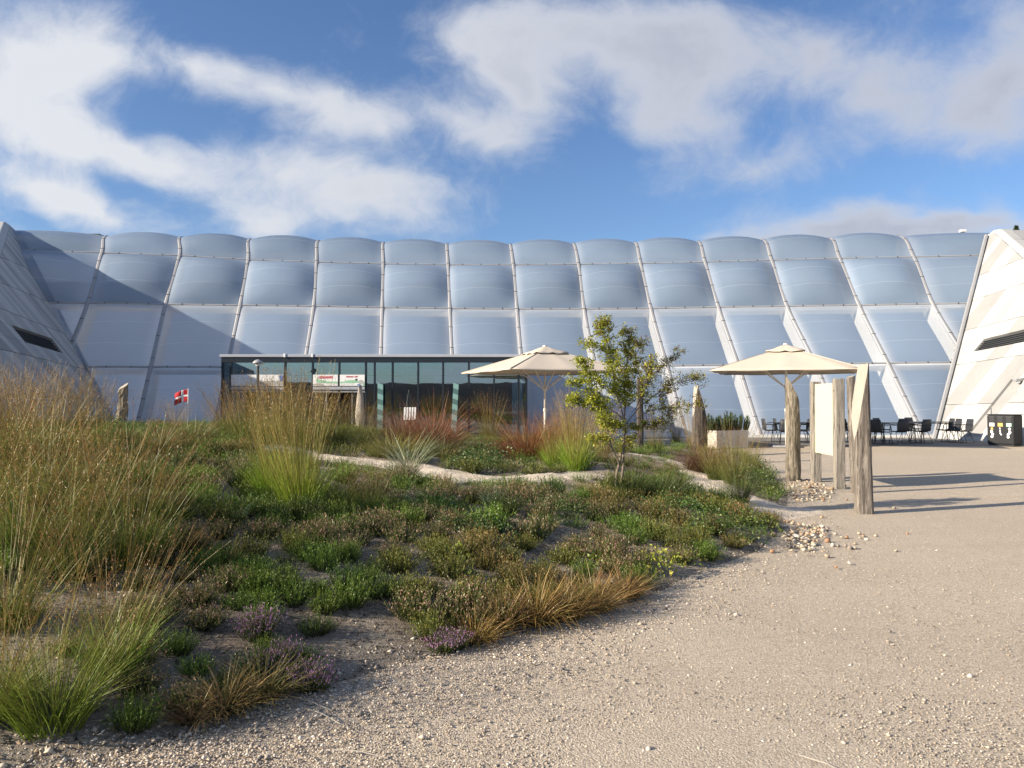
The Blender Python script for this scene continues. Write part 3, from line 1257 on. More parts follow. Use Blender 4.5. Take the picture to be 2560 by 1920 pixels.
p = P(2407, 587, 41.9)
fl = thing('roof_floodlight', 'small white floodlight on a short post on the roof edge at right', 'floodlight', (p[0], p[1], p[2] - .15))
b = MB(); b.tube([(0, 0, -.2), (0, 0, .32)], .045, 8); b.obj('post', M['white'], fl)
b = MB(); b.box((0, 0, .36), (.30, .22, .13)); b.obj('lamp_head', M['white'], fl, bevel=.01)


# ------------------------------------------------------------------ glass entrance pavilion
def build_pavilion():
    Y0 = 29.0
    sx = Y0 / FPX
    X = lambda px: (px - 1280) * sx
    Zp = lambda py: float(P(1280, py, Y0)[2])
    T = thing('entrance_pavilion', 'low glass entrance box with dark frames in front of the cushion facade', 'pavilion', (0, 0, 0))
    x0, x1 = X(553), X(1320)
    zt, zf0, zf1 = Zp(886), Zp(893), Zp(906)
    depth = 5.2
    b = MB(); b.bbox(x0 - .05, x1 + .05, Y0 - .06, Y0 + depth, zf0, zt); b.obj('roof_cap', M['roofcap'], T, bevel=.015)
    b = MB(); b.bbox(x0, x1, Y0 - .02, Y0 + .18, zf1, zf0 - .002); b.obj('fascia', M['darkframe'], T)
    b = MB(); b.bbox(x0, x0 + .15, Y0 + .181, Y0 + depth, zf1, zf0 - .002); b.obj('fascia', M['darkframe'], T)
    b = MB(); b.bbox(x1 - .15, x1, Y0 + .181, Y0 + depth, zf1, zf0 - .002); b.obj('fascia', M['darkframe'], T)
    for px in (712, 781):
        b = MB(); b.bbox(X(px) - .035, X(px) + .035, Y0 - .09, Y0 - .062, zf0, zt + .03); b.obj('roof_bracket', M['white'], T)
    mull = [(555.5, 6), (576, 4.5), (712, 4.5), (781, 4), (847.5, 4), (914, 4.5), (936, 4), (981, 4.5), (1045, 4.5), (1107.5, 4.5), (1172, 4.5), (1235, 4), (1296.5, 5), (1316, 5)]
    for px, w in mull:
        b = MB()
        b.bbox(X(px - w / 2), X(px + w / 2), Y0, Y0 + .14, .02, zf1 - .002)
        b.obj('mullion', M['darkframe'], T)
    for (a, wa), (c, wc) in zip(mull[:-1], mull[1:]):
        b = MB()
        low = .02
        if a in (576, 781, 847.5):
            low = Zp(966)
        b.bbox(X(a + wa / 2) + .004, X(c - wc / 2) - .004, Y0 + .06, Y0 + .072, low + .05, zf1 - .006)
        b.obj('glass_pane', M['glass'], T)
    for xx in (x0 + .03, x1 - .03):
        for k in range(3):
            b = MB(); b.bbox(xx - .006, xx + .006, Y0 + .20 + k * 1.6, Y0 + 1.76 + k * 1.6, .05, zf1 - .006); b.obj('glass_pane', M['glass'], T)
            b = MB(); b.bbox(xx - .03, xx + .03, Y0 + 1.762 + k * 1.6, Y0 + 1.798 + k * 1.6, .02, zf1 - .004); b.obj('mullion', M['darkframe'], T)
    # inside: ceiling with beams, pale header, dark depth below
    b = MB(); b.bbox(x0 + .2, x1 - .2, Y0 + .3, Y0 + depth - .1, zf1 - .14, zf1 - .02); b.obj('ceiling', M['tealwall'], T)
    for k in range(6):
        xx = x0 + 1.2 + k * 1.85
        b = MB(); b.bbox(xx - .06, xx + .06, Y0 + .4, Y0 + depth - .2, zf1 - .36, zf1 - .142); b.obj('ceiling_beam', M['tealwall'], T)
    zh = Zp(951) * 1.0
    b = MB(); b.bbox(x0 + .2, x1 - .2, Y0 + 3.0, Y0 + 3.15, 2.34, zf1 - .142); b.obj('header_wall', M['tealwall'], T)
    b = MB(); b.bbox(x0 + .2, x1 - .2, Y0 + 3.0 - .03, Y0 + 2.998, zf1 - .42, zf1 - .39); b.obj('header_line', M['darkframe'], T)
    b = MB(); b.bbox(X(915), x1 - .6, Y0 + 2.9, Y0 + 3.05, .02, 2.338); b.obj('rear_screen', M['darkinside'], T)
    b = MB(); b.bbox(x0 + .2, X(914), Y0 + 4.4, Y0 + 4.5, .02, 2.338); b.obj('rear_screen', M['darkinside'], T)
    b = MB(); b.bbox(x0 + .1, x1 - .1, Y0 + .15, Y0 + depth, .019, .03); b.obj('floor_mat', M['darkinside'], T)
    # sliding doors under the sign boards
    for pa, pc in ((578, 710), (783, 912)):
        b = MB(); b.bbox(X(pa), X(pc), Y0 - .05, Y0 + .15, Zp(974), Zp(966.5)); b.obj('door_header', M['roofcap'], T)
        b = MB(); b.bbox(X(pa), X(pc), Y0 + .0, Y0 + .1, Zp(981), Zp(976)); b.obj('door_track', M['alu'], T)
        for k, (a, c) in enumerate(((0, .25), (.25, .5), (.5, .75), (.75, 1))):
            xa, xc = X(pa + (pc - pa) * a) + .01, X(pa + (pc - pa) * c) - .01
            if k in (1, 2):
                continue
            dr = MB(); dr.bbox(xa, xc, Y0 + .055, Y0 + .065, .08, Zp(982)); do = dr.obj('door', M['glass'], T)
            f = MB()
            f.bbox(xa - .025, xa - .001, Y0 + .04, Y0 + .08, .03, Zp(982))
            f.bbox(xc + .001, xc + .025, Y0 + .04, Y0 + .08, .03, Zp(982))
            f.obj('door_frame', M['roofcap'], do)
    # sign boards
    for pa, pc, kind in ((579, 709, 'left'), (783, 845, 'exit'), (850, 912, 'more')):
        b = MB(); b.bbox(X(pa), X(pc), Y0 - .045, Y0 - .015, Zp(964.5), Zp(936.8))
        s = b.obj('sign_board', M['white'], T)
        yy = Y0 - .047
        def flat(poly, mat, nm, dy=0.0):
            m_ = MB()
            m_.prism([Vector((X(q[0]), yy - dy, Zp(q[1]))) for q in poly], (0, .0015, 0))
            return m_.obj(nm, M[mat], s)
        if kind == 'exit':
            flat([(791, 946.5), (796, 947.5), (806, 951), (818, 953), (832, 954), (844.5, 954), (844.5, 959), (830, 958), (818, 958.5), (804, 957.5), (794, 957)], 'printgreen', 'print')
            flat([(784, 960), (794, 958), (806, 959), (813, 963), (800, 963.8), (784, 962)], 'printgrey', 'print', .001)
            for xx in (803, 812.5):
                flat([(xx, 949), (xx + .9, 949), (xx + .9, 956), (xx, 956)], 'darkframe', 'print', .002)
            for k in range(9):
                xx = 818 + k * 2.9
                flat([(xx, 958.6 + (k % 3) * 1.1), (xx + 1.6, 958.3 + (k % 2)), (xx + 1.3, 960 + (k % 3))], 'printgrey', 'print', .002)
        elif kind == 'more':
            flat([(850.5, 954.5), (862, 953.5), (872, 950.5), (885, 949.8), (895, 952), (899, 957), (880, 958), (862, 957.5), (850.5, 958)], 'printgreen', 'print')
            flat([(896, 953), (902, 949.5), (908, 951), (911.5, 957), (908, 961), (898, 960)], 'printgrey', 'print', .001)
            flat([(888, 950), (890, 946.5), (893.5, 947), (895, 950.5), (891, 952)], 'slot', 'print', .002)
            flat([(863, 951), (864, 949.2), (865.5, 951.5)], 'slot', 'print', .002)
            flat([(893, 960.5), (900, 960), (901, 963), (894, 963.5)], 'printblue', 'print', .002)
            flat([(906, 959), (911, 957), (911.8, 963.5), (907, 963)], 'printgreen', 'print', .002)
            for k in range(10):
                xx = 853 + k * 3.6
                flat([(xx, 959 + (k % 3)), (xx + 2.0, 958.8 + (k % 2)), (xx + 1.6, 961 + (k % 3) * .6)], 'printgrey', 'print', .002)
        else:
            flat([(640, 957), (664, 952), (690, 951.5), (708, 953), (708, 962), (660, 963)], 'printgrey', 'print')
            flat([(698, 939), (704, 937.5), (708.6, 939), (708.6, 953), (700, 952)], 'printblue', 'print', .001)
        for txt, pxa, pyb, size, on in (('UDGANG', 796, 946.3, .112, 'exit'), ('AUSGANG  EXIT', 865.5, 943.4, .048, 'more')):
            if on != kind:
                continue
            cu = bpy.data.curves.new('lettering', 'FONT')
            cu.body = txt
            cu.size = size * 1.0
            cu.shear = .3 if kind == 'exit' else .1
            cu.offset = .0045 if kind == 'exit' else .002
            cu.space_character = 1.12
            cu.extrude = .001
            tmp = bpy.data.objects.new('lettering_curve', cu)
            COL.objects.link(tmp)
            bpy.context.view_layer.update()
            me = bpy.data.meshes.new_from_object(tmp.evaluated_get(bpy.context.evaluated_depsgraph_get()))
            bpy.data.objects.remove(tmp)
            me.name = 'lettering'
            me.materials.clear()
            me.materials.append(M['signred'])
            o = link('lettering', me, s)
            o.rotation_euler = (math.pi / 2, 0, 0)
            o.location = (X(pxa), yy - .002, Zp(pyb))
            wpx = {'exit': 36.5, 'more': 30}[kind]
            bpy.context.view_layer.update()
            o.scale = (wpx * sx / max(o.dimensions.x, .01), 7.4 * sx * (1 if kind == 'exit' else .48) / max(o.dimensions.y, .01), 1)
    # posts with slanted pale and dark teal stripes behind the glass
    for px, w, lean in ((953, 13.5, 0.0), (1134, 13, .05)):
        st = thing('striped_post', 'teal striped pillar at the glass front, ' + ('beside the right exit door' if px < 1000 else 'behind the tall dry grass at right'), 'pillar', (X(px), Y0 - .16, .02), group='striped teal pillars')
        hw = w / 2 * sx
        n = 11
        hh = 2.14 / n
        for k in range(n):
            b = MB()
            z0, z1 = k * hh, (k + 1) * hh
            sl = .07
            b.prism([Vector((-hw + lean * z0, -.06, z0 + sl)), Vector((hw + lean * z0, -.06, z0)), Vector((hw + lean * z1, -.06, z1 - .001)), Vector((-hw + lean * z1, -.06, z1 + sl - .001))], (0, .12, 0))
            b.obj('stripe', M['paleteal' if k % 2 == 0 else 'teal'], st)
    # white slatted rack standing behind the glass
    rk = thing('slatted_rack', 'white slatted rack before the dark glass above the red grass', 'rack', (X(1030), Y0 - .7, .02))
    zr0, zr1 = .84, 1.30
    for k in range(5):
        b = MB(); xx = -.19 + k * .095
        b.prism([Vector((xx - .028, 0, zr0)), Vector((xx + .036, 0, zr0)), Vector((xx + .045, .05, zr1)), Vector((xx - .018, .05, zr1))], (0, .02, 0)); b.obj('slat', M['white'], rk)
    for zz in (.95, 1.13):
        b = MB(); b.bbox(-.23, .23, .045, .07, zz, zz + .03); b.obj('rail', M['black'], rk)
    b = MB(); b.bbox(-.22, -.18, .08, .12, 0, zr1); b.bbox(.18, .22, .08, .12, 0, zr1); b.obj('rack_leg', M['black'], rk)


build_pavilion()


# ------------------------------------------------------------------ parasols
def build_parasol(cx, cy, rot, side, eave, apex, label, hub_z):
    T = thing('parasol', label, 'parasol', (cx, cy, 0.0), rot, 'cream parasols on the terrace')
    h = side / 2
    # canopy: four faces with a rib at corner and mid side, shallow sag between ribs
    rings, seg = 10, 48
    V, F = [], []
    def outline(t):
        c, s = math.cos(t), math.sin(t)
        k = h / max(abs(c), abs(s))
        return c * k, s * k
    for i in range(rings + 1):
        f = .06 + .94 * i / rings
        for k in range(seg):
            t = 2 * math.pi * k / seg + math.pi / 4
            ox, oy = outline(t)
            ph = (k % 6) / 6.0
            sag = .045 * math.sin(math.pi * ph) * f * (1 - .2 * f)
            corner = math.hypot(ox, oy) / h - 1
            z = apex - (apex - eave) * (f ** 1.02) - sag
            V.append((ox * f, oy * f, z))
    for i in range(rings):
        for k in range(seg):
            k2 = (k + 1) % seg
            F.append((i * seg + k, (i + 1) * seg + k, (i + 1) * seg + k2, i * seg + k2))
    me = mesh_np('canopy', V, np.array(F), M['canvas'])
    c = link('canopy', me, T)
    m = c.modifiers.new('thick', 'SOLIDIFY'); m.thickness = .012
    # hem
    b = MB()
    pts = [(-h, -h), (h, -h), (h, h), (-h, h)]
    for i in range(4):
        a, q = pts[i], pts[(i + 1) % 4]
        b.tube([(a[0], a[1], eave - .015), (q[0], q[1], eave - .015)], .012, 6)
    b.obj('hem', M['canvas'], T)
    for k in range(4):
        t = math.pi / 4 + k * math.pi / 2
        ox, oy = outline(t)
        b = MB()
        b.tube([(ox * .1, oy * .1, apex - (apex - eave) * .1 + .012), (ox, oy, eave + .012)], .010, 5)
        b.obj('seam', M['canvas'], T)
    # vent cap: crumpled little square tent over the top
    V, F = [], []
    s2, r2 = 24, 5
    for i in range(r2 + 1):
        f = .1 + .9 * i / r2
        for k in range(s2):
            t = 2 * math.pi * k / s2 + math.pi / 4
            cc, ss = math.cos(t), math.sin(t)
            kk = .62 / max(abs(cc), abs(ss))
            z = apex + .11 - .27 * f + .028 * math.sin(k * 2.3 + i) * f
            V.append((cc * kk * f, ss * kk * f, z))
    for i in range(r2):
        for k in range(s2):
            k2 = (k + 1) % s2
            F.append((i * s2 + k, (i + 1) * s2 + k, (i + 1) * s2 + k2, i * s2 + k2))
    vc = link('vent_cap', mesh_np('vent_cap', V, np.array(F), M['canvas']), T)
    m = vc.modifiers.new('thick', 'SOLIDIFY'); m.thickness = .012
    b = MB(); b.tube([(0, 0, apex), (0, 0, apex + .13)], [.10, .07], 12); b.obj('finial', M['parasol_pole'], T)
    # pole
    b = MB(); b.tube([(0, 0, .02), (0, 0, 1.25)], .042, 14); b.tube([(0, 0, 1.25), (0, 0, apex)], .034, 14); b.obj('pole', M['parasol_pole'], T, smooth=True)
    b = MB(); b.tube([(0, 0, 1.2), (0, 0, 1.30)], .055, 14); b.obj('collar', M['parasol_pole'], T)
    b = MB(); b.bbox(-.45, .45, -.45, .45, .0, .06); b.obj('base_plate', M['alu'], T, bevel=.01)
    b = MB(); b.tube([(0, 0, hub_z - .06), (0, 0, hub_z + .06)], .07, 14); b.obj('hub', M['parasol_pole'], T)
    for k in range(8):
        t = math.pi / 4 * k
        c_, s_ = math.cos(t), math.sin(t)
        kk = h / max(abs(c_), abs(s_))
        f = .52 if k % 2 == 0 else .46
        zr = apex - (apex - eave) * f - .05
        b = MB(); b.tube([(c_ * .15, s_ * .15, apex - .1), (c_ * kk * .985, s_ * kk * .985, eave - .02)], .014, 6); b.obj('rib', M['parasol_pole'], T)
        b = MB(); b.tube([(c_ * .05, s_ * .05, hub_z), (c_ * kk * f, s_ * kk * f, zr)], .017, 6); b.obj('strut', M['parasol_pole'], T)
    return T


build_parasol(1.12, 26.3, R(23), 4.45, 2.54, 3.32, 'open square cream parasol between the glass entrance and the young tree', 1.95)
build_parasol(9.30, 26.2, R(-21), 4.5, 2.55, 3.38, 'open square cream parasol rising behind the bark covered post and the blank board', 2.03)


# ------------------------------------------------------------------ rough wooden posts
def rough_post(name, label, x, y, h, w, dpt, mat, rz=0, seed=0, top=(0, 0), taper=.08, rough=.02, lean=(0, 0), group='rough standing timber posts', cut=None, sec=10):
    """irregular hewn log: top = (slope along x, slope along y) of the saw cut; cut = (height, normal) plane shaved off and left pale"""
    rn = random.Random(seed)
    z0 = ground_z(x, y) - .12
    T = thing(name, label, 'post', (x, y, z0), rz, group)
    n, m = sec, 16
    phase = [rn.uniform(0, 6.28) for _ in range(6)]
    V, F = [], []
    H = h + .12
    for i in range(m + 1):
        f = i / m
        for k in range(n):
            t = 2 * math.pi * k / n
            q = 5.0 if sec >= 16 and mat is not M['bark'] else 4.0      # squarish section
            c, s = math.cos(t), math.sin(t)
            rr = (abs(c) ** q + abs(s) ** q) ** (-1 / q) if (sec < 11 or (sec >= 16 and mat is not M['bark'])) else 1.0
            lx = w / 2 * rr * c
            ly = dpt / 2 * rr * s
            wb = 1 + rough * 6 * (math.sin(3 * t + phase[0] + f * 3) * .35 + math.sin(5 * t + phase[1] + f * 9) * .2 + math.sin(2 * t + phase[2] + 14 * f) * .25)
            kx = (1 - taper * f) * wb
            z = f * H
            X, Y = lx * kx + lean[0] * f, ly * kx + lean[1] * f
            if i == m:
                z += top[0] * lx + top[1] * ly
            V.append((X + rn.uniform(-1, 1) * rough * .3, Y + rn.uniform(-1, 1) * rough * .3, z))
    for i in range(m):
        for k in range(n):
            k2 = (k + 1) % n
            F.append((i * n + k, i * n + k2, (i + 1) * n + k2, (i + 1) * n + k))
    me = bpy.data.meshes.new('log')
    tops = tuple(m * n + k for k in range(n))
    me.from_pydata(V, [], F + [tops])
    me.materials.append(mat)
    me.materials.append(M['sawn'])
    me.update()
    import bmesh
    bm = bmesh.new(); bm.from_mesh(me)
    bm.faces.ensure_lookup_table()
    bm.faces[-1].material_index = 1
    for cp, cn in (cut or []):
        geo = bm.verts[:] + bm.edges[:] + bm.faces[:]
        r_ = bmesh.ops.bisect_plane(bm, geom=geo, plane_co=Vector(cp), plane_no=Vector(cn), clear_outer=True)
        ed = [e for e in r_['geom_cut'] if isinstance(e, bmesh.types.BMEdge)]
        if ed:
            nf = bmesh.ops.contextual_create(bm, geom=ed)
            for f_ in nf.get('faces', []):
                f_.material_index = 1
    bmesh.ops.recalc_face_normals(bm, faces=bm.faces)
    bm.to_mesh(me); bm.free()
    link('log', me, T)
    return T


# near split oak post beside the gravel
rough_post('oak_post', 'thick cracked oak post with a pale slanting saw cut, closest to the camera', 4.98, 10.95, 2.09, .232, .21, M['oak'], R(-10), 3, (.18, 0), .0, .011, (-.055, 0),
           cut=[((-.125, -.105, 1.18), (-.90, -.36, .15))], sec=20)
rough_post('oak_post', 'slim weathered post half hidden behind the cracked oak post', 5.93, 13.35, 2.0, .13, .13, M['oak'], R(10), 5, (.3, 0), .05, .012, (-.075, 0), sec=16)
# bark-covered post in front of the right parasol
rough_post('bark_post', 'bark covered trunk post with a long slanting cut below the right parasol', 5.60, 15.4, 2.06, .28, .28, M['bark'], R(8), 8, (0, 0), .10, .025, (-.02, 0), sec=18,
           cut=[((.135, 0, 1.55), (.90, .10, .42))])
# dark pointed post
rough_post('oak_post', 'dark broad pointed post left of the planter with dwarf pines', P(1749, 1000, 22)[0], 22.0, 1.98, .46, .34, M['darkoak'], R(12), 12, (0, 0), .1, .02, sec=12,
           cut=[((.17, 0, 1.05), (.955, .05, .29)), ((-.19, 0, 1.3), (-.993, .0, .11))])
rough_post('oak_post', 'slim dark post standing behind the young tree', P(1600, 1000, 18.6)[0], 18.6, 1.82, .155, .15, M['darkoak'], R(5), 14, (.2, 0), .04, .015)
rough_post('oak_post', 'stout weathered post with a slanted top in the heath at left', P(304, 1000, 17.5)[0], 17.5, 1.12, .25, .22, M['bark'], R(25), 16, (0, 0), .3, .04, (.05, 0), sec=12,
           cut=[((.02, 0, 1.05), (-.55, -.3, .78))])
rough_post('oak_post', 'pale sunlit pointed post in front of the exit sign doors', P(900, 1000, 23.5)[0], 23.5, 1.86, .30, .24, M['sawn'], R(-18), 18, (0, 0), .25, .02, sec=12,
           cut=[((-.09, 0, 1.2), (-.98, -.1, .17)), ((.09, 0, 1.25), (.975, 0, .2))])


# ------------------------------------------------------------------ board between two squared posts
def build_board():
    a = np.array([5.92, 14.0, 0]); c = np.array([5.95, 15.15, 0])
    T = thing('notice_board', 'blank cream notice board between two grey squared timber posts', 'notice board', (0, 0, 0))
    u = (c - a) / np.linalg.norm(c - a)
    ang = math.atan2(u[1], u[0])
    rot = Matrix.Rotation(ang, 3, 'Z')
    for p, h, w in ((a, 1.98, .165), (c, 1.95, .165)):
        b = MB(); b.box((p[0], p[1], h / 2 - .1), (w, w, h + .2), rot)
        b.obj('timber_post', M['greyplank'], T, bevel=.012)
        b = MB()
        b.tube([(p[0] - .085, p[1], h - .22), (p[0] - .09, p[1], h - .22)], .012, 8)
        b.obj('bolt', M['slot'], T)
    m = (a + c) / 2
    L = np.linalg.norm(c - a) - .17
    b = MB(); b.box((m[0] - .02, m[1], 1.235), (L, .035, 1.33), rot)
    b.obj('board', M['cream'], T, bevel=.004)


build_board()


# ------------------------------------------------------------------ planters, dwarf pines, tables, chairs, bin
def strips(base, az, tilt, bend, length, width, k, cb, ct, gamma=1.0, sidephi=None, tipw=.12):
    """n curved grass blades -> V, F, C"""
    n = len(az)
    t = np.linspace(0, 1, k + 1)
    th = tilt[:, None] + bend[:, None] * t[None, :]
    ds = (length / k)[:, None]
    dh = np.sin(th) * ds
    dz = np.cos(th) * ds
    h = np.concatenate([np.zeros((n, 1)), np.cumsum(dh[:, :-1], 1)], 1)
    z = np.concatenate([np.zeros((n, 1)), np.cumsum(dz[:, :-1], 1)], 1)
    ca, sa = np.cos(az)[:, None], np.sin(az)[:, None]
    X = base[:, 0:1] + ca * h
    Y = base[:, 1:2] + sa * h
    Z = base[:, 2:3] + z
    if sidephi is None:
        sidephi = RNG.uniform(0, np.pi, n)
    sx, sy = np.cos(az + sidephi)[:, None], np.sin(az + sidephi)[:, None]
    w = width[:, None] * .5 * (1 - (1 - tipw) * t[None, :] ** 1.5)
    V = np.stack([np.stack([X - sx * w, Y - sy * w, Z], -1), np.stack([X + sx * w, Y + sy * w, Z], -1)], 2)   # n,k+1,2,3
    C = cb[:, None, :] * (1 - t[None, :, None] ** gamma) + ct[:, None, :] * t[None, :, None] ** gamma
    C = np.repeat(C[:, :, None, :], 2, 2)
    idx = (np.arange(n)[:, None] * (k + 1) + np.arange(k)[None]) * 2
    F = np.stack([idx, idx + 1, idx + 3, idx + 2], -1).reshape(-1, 4)
    return V.reshape(-1, 3), F, C.reshape(-1, 3), np.stack([X, Y, Z], -1)


def leaves(pos, size, col, up=.3, aspect=.5):
    """small pointed leaves, random orientation -> V, F, C"""
    n = len(pos)
    d = RNG.normal(size=(n, 3))
    d[:, 2] = d[:, 2] * .6 + up
    d /= np.linalg.norm(d, axis=1)[:, None]
    s = np.cross(d, RNG.normal(size=(n, 3)))
    s /= np.linalg.norm(s, axis=1)[:, None]
    L = size[:, None]
    mid = pos + d * L * .5
    V = np.stack([pos, mid + s * L * aspect * .5, pos + d * L, mid - s * L * aspect * .5], 1)
    F = (np.arange(n)[:, None] * 4 + np.arange(4)[None])
    return V.reshape(-1, 3), F, np.repeat(col, 4, 0)


def joinm(parts):
    Vs, Fs, Cs, o = [], [], [], 0
    for V, F, C in parts:
        Vs.append(V); Fs.append(F + o); Cs.append(C); o += len(V)
    return np.concatenate(Vs), np.concatenate(Fs), np.concatenate(Cs)


def jit(col, n, s=.18):
    col = np.array(col, float)
    return np.clip(col[None] * (1 + RNG.normal(0, s, (n, 1)) + RNG.normal(0, s * .35, (n, 3))), .003, .9)


def dwarf_pine_mesh(nsh, h, wd, seed):
    """upright candle shoots set with needles"""
    parts = []
    for _ in range(nsh):
        a = RNG.uniform(0, 6.28); r = wd * math.sqrt(RNG.uniform(0, 1))
        bx, by = r * math.cos(a), r * math.sin(a)
        hh = h * RNG.uniform(.55, 1.0) * (1 - .35 * (r / wd) ** 2)
        lean = .35 * r / wd
        n = 170
        t = RNG.uniform(.15, 1, n)
        base = np.stack([bx + math.cos(a) * lean * hh * t, by + math.sin(a) * lean * hh * t, hh * t], 1)
        V, F, C, _ = strips(base, RNG.uniform(0, 6.28, n), RNG.uniform(.3, 1.0, n), np.full(n, -.2), RNG.uniform(.06, .11, n), np.full(n, .011), 1,
                            jit((.045, .085, .030), n), jit((.10, .16, .055), n))
        parts.append((V, F, C))
        V, F, C, _ = strips(np.array([[bx, by, 0.]]), np.array([a]), np.array([lean * .9]), np.array([0.]), np.array([hh]), np.array([.02]), 2, jit((.10, .075, .05), 1), jit((.10, .08, .05), 1))
        parts.append((V, F, C))
    return mesh_np('dwarf_pine', *joinm(parts)[:2], M['plant'], colors=joinm(parts)[2]) if False else (lambda q: mesh_np('dwarf_pine', q[0], q[1], M['plant'], colors=q[2]))(joinm(parts))


def build_planter(x0, x1, y0, dy, h, label, pines, labels, rz=R(17)):
    cx = (x0 + x1) / 2
    T = thing('planter', label, 'planter', (cx, y0 + dy / 2, .0), rz, 'low planters on the terrace')
    w = x1 - x0
    th = .05
    for nm, bb in (('front_panel', (-w / 2, w / 2, -dy / 2, -dy / 2 + th, .0, h)), ('rear_panel', (-w / 2, w / 2, dy / 2 - th, dy / 2, .0, h)),
                   ('end_panel', (-w / 2, -w / 2 + th, -dy / 2 + th + .001, dy / 2 - th - .001, .0, h)), ('end_panel', (w / 2 - th, w / 2, -dy / 2 + th + .001, dy / 2 - th - .001, .0, h))):
        b = MB(); b.bbox(*bb); b.obj(nm, M['planter'], T, bevel=.006)
    b = MB(); b.bbox(-w / 2 + th + .002, w / 2 - th - .002, -dy / 2 + th + .002, dy / 2 - th - .002, .05, h - .06); b.obj('soil', M['soil'], T)
    for (fx, hh, wd), lb in zip(pines, labels):
        o = link('dwarf_pine', dwarf_pine_mesh(24, hh, wd, 1), None, (cx + w * (fx - .5) * math.cos(rz), y0 + dy / 2 + w * (fx - .5) * math.sin(rz) + RNG.uniform(-.06, .06), h - .08))
        tag(o, lb, 'dwarf pine', 'dwarf pines in the planters')


build_planter(P(1772, 1100, 25.6)[0], P(1862, 1100, 25.6)[0], 25.4, 1.0, .58, 'pale concrete planter of dwarf pines between the dark pointed post and the chairs',
              [(.02, .62, .28), (.36, .68, .30), (.68, .74, .30), (.98, .66, .28)],
              ['dwarf pine against the dark pointed post, first in the planter', 'dwarf pine second from the pointed post in the pale planter', 'tallest dwarf pine in the pale planter', 'dwarf pine leaning out beside the white girder'])
build_planter(P(2060, 1100, 26)[0], P(2106, 1100, 26)[0], 25.9, .8, .62, 'pale planter mostly hidden behind the blank board posts',
              [(.25, .45, .2), (.8, .55, .22)], ['small dwarf pine hidden behind the blank board', 'small dwarf pine peeping out right of the blank board'])


def make_chair():
    T = thing('terrace_chair', 'x', 'chair', (0, 0, 0), 0, 'charcoal chairs on the terrace')
    prof = [(.24, .455), (.10, .445), (-.08, .435), (-.17, .45), (-.215, .50), (-.235, .58), (-.255, .70), (-.285, .88)]
    wid = [.20, .225, .23, .225, .22, .22, .22, .19]
    V, F = [], []
    for (x, z), w in zip(prof, wid):
        for k in range(7):
            t = -1 + 2 * k / 6
            V.append((x - .0 + (.03 * t * t if z > .5 else 0), t * w, z + (.02 * t * t if z < .5 else 0)))
    for i in range(len(prof) - 1):
        for k in range(6):
            F.append((i * 7 + k, i * 7 + k + 1, (i + 1) * 7 + k + 1, (i + 1) * 7 + k))
    o = link('seat_shell', mesh_np('seat_shell', V, np.array(F), M['shell'], smooth=True), T)
    m = o.modifiers.new('thick', 'SOLIDIFY'); m.thickness = .016
    for s in (-1, 1):
        y = s * .245
        b = MB()
        b.tube([(.16, y * .8, .435), (.25, y, .02), (-.27, y, .02), (-.10, y * .8, .43)], .011, 6)
        b.obj('leg_frame', M['black'], T)
        b = MB()
        b.tube([(-.245, y * .9, .66), (-.20, y * 1.05, .672), (.12, y * 1.05, .672), (.16, y, .64), (.205, y * .98, .44)], .012, 6)
        b.obj('armrest', M['black'], T)
    b = MB(); b.tube([(.14, -.19, .43), (.14, .19, .43)], .01, 6); b.tube([(-.10, -.19, .425), (-.10, .19, .425)], .01, 6); b.obj('stretcher', M['black'], T)
    return T


def make_table(L=1.7, w=.85):
    T = thing('terrace_table', 'x', 'table', (0, 0, 0), 0, 'thin black tables on the terrace')
    b = MB(); b.bbox(-L / 2, L / 2, -w / 2, w / 2, .722, .742); b.obj('table_top', M['black'], T, bevel=.004)
    for sx in (-1, 1):
        for sy in (-1, 1):
            b = MB(); b.tube([(sx * (L / 2 - .12), sy * (w / 2 - .08), .0), (sx * (L / 2 - .20), sy * (w / 2 - .12), .721)], .015, 6); b.obj('leg', M['black'], T)
    b = MB(); b.tube([(-L / 2 + .19, 0, .68), (L / 2 - .19, 0, .68)], .013, 6); b.obj('stretcher', M['black'], T)
    return T


CH = [  # px of the seat, distance, facing (deg: direction the sitter looks, 0 = +x), label
    (1925, 28.6, 0, 'charcoal chair nearest the planter, its back to the planter'),
    (1953, 28.9, -5, 'second charcoal chair from the planter, facing right'),
    (1966, 27.7, 70, 'charcoal chair just left of the bark covered post, seen from behind'),
    (2006, 28.2, 180, 'charcoal chair between the bark covered post and the blank board'),
    (2018, 28.9, 190, 'charcoal chair mostly hidden by the blank board'),
    (2126, 28.6, 0, 'charcoal chair showing left of the cracked oak post'),
    (2183, 27.6, 25, 'charcoal chair right against the cracked oak post'),
    (2204, 27.2, 20, 'front charcoal chair with its legs on the terrace edge'),
    (2205, 29.4, -60, 'charcoal chair behind the first table, facing the camera'),
    (2248, 27.5, 95, 'charcoal chair seen squarely from behind at the first table'),
    (2272, 28.6, 15, 'charcoal chair turned to the right between the two tables'),
    (2284, 30.2, -70, 'farthest charcoal chair behind the second table'),
    (2302, 27.7, 110, 'charcoal chair seen from behind at the second table'),
    (2362, 29.0, 175, 'third charcoal chair from the right wing, facing left'),
    (2379, 28.4, 178, 'second charcoal chair from the right wing, facing left'),
    (2407, 28.0, 180, 'charcoal chair closest to the right wing, facing left'),
]
chair0 = make_chair()
for k, (px, dep, fa, lb) in enumerate(CH):
    o = chair0 if k == 0 else copy_tree(chair0)
    q = P(px, 1000, dep)
    o.location = (q[0], dep, .018)
    o.rotation_euler = (0, 0, R(fa))
    o['label'] = lb
table0 = make_table()
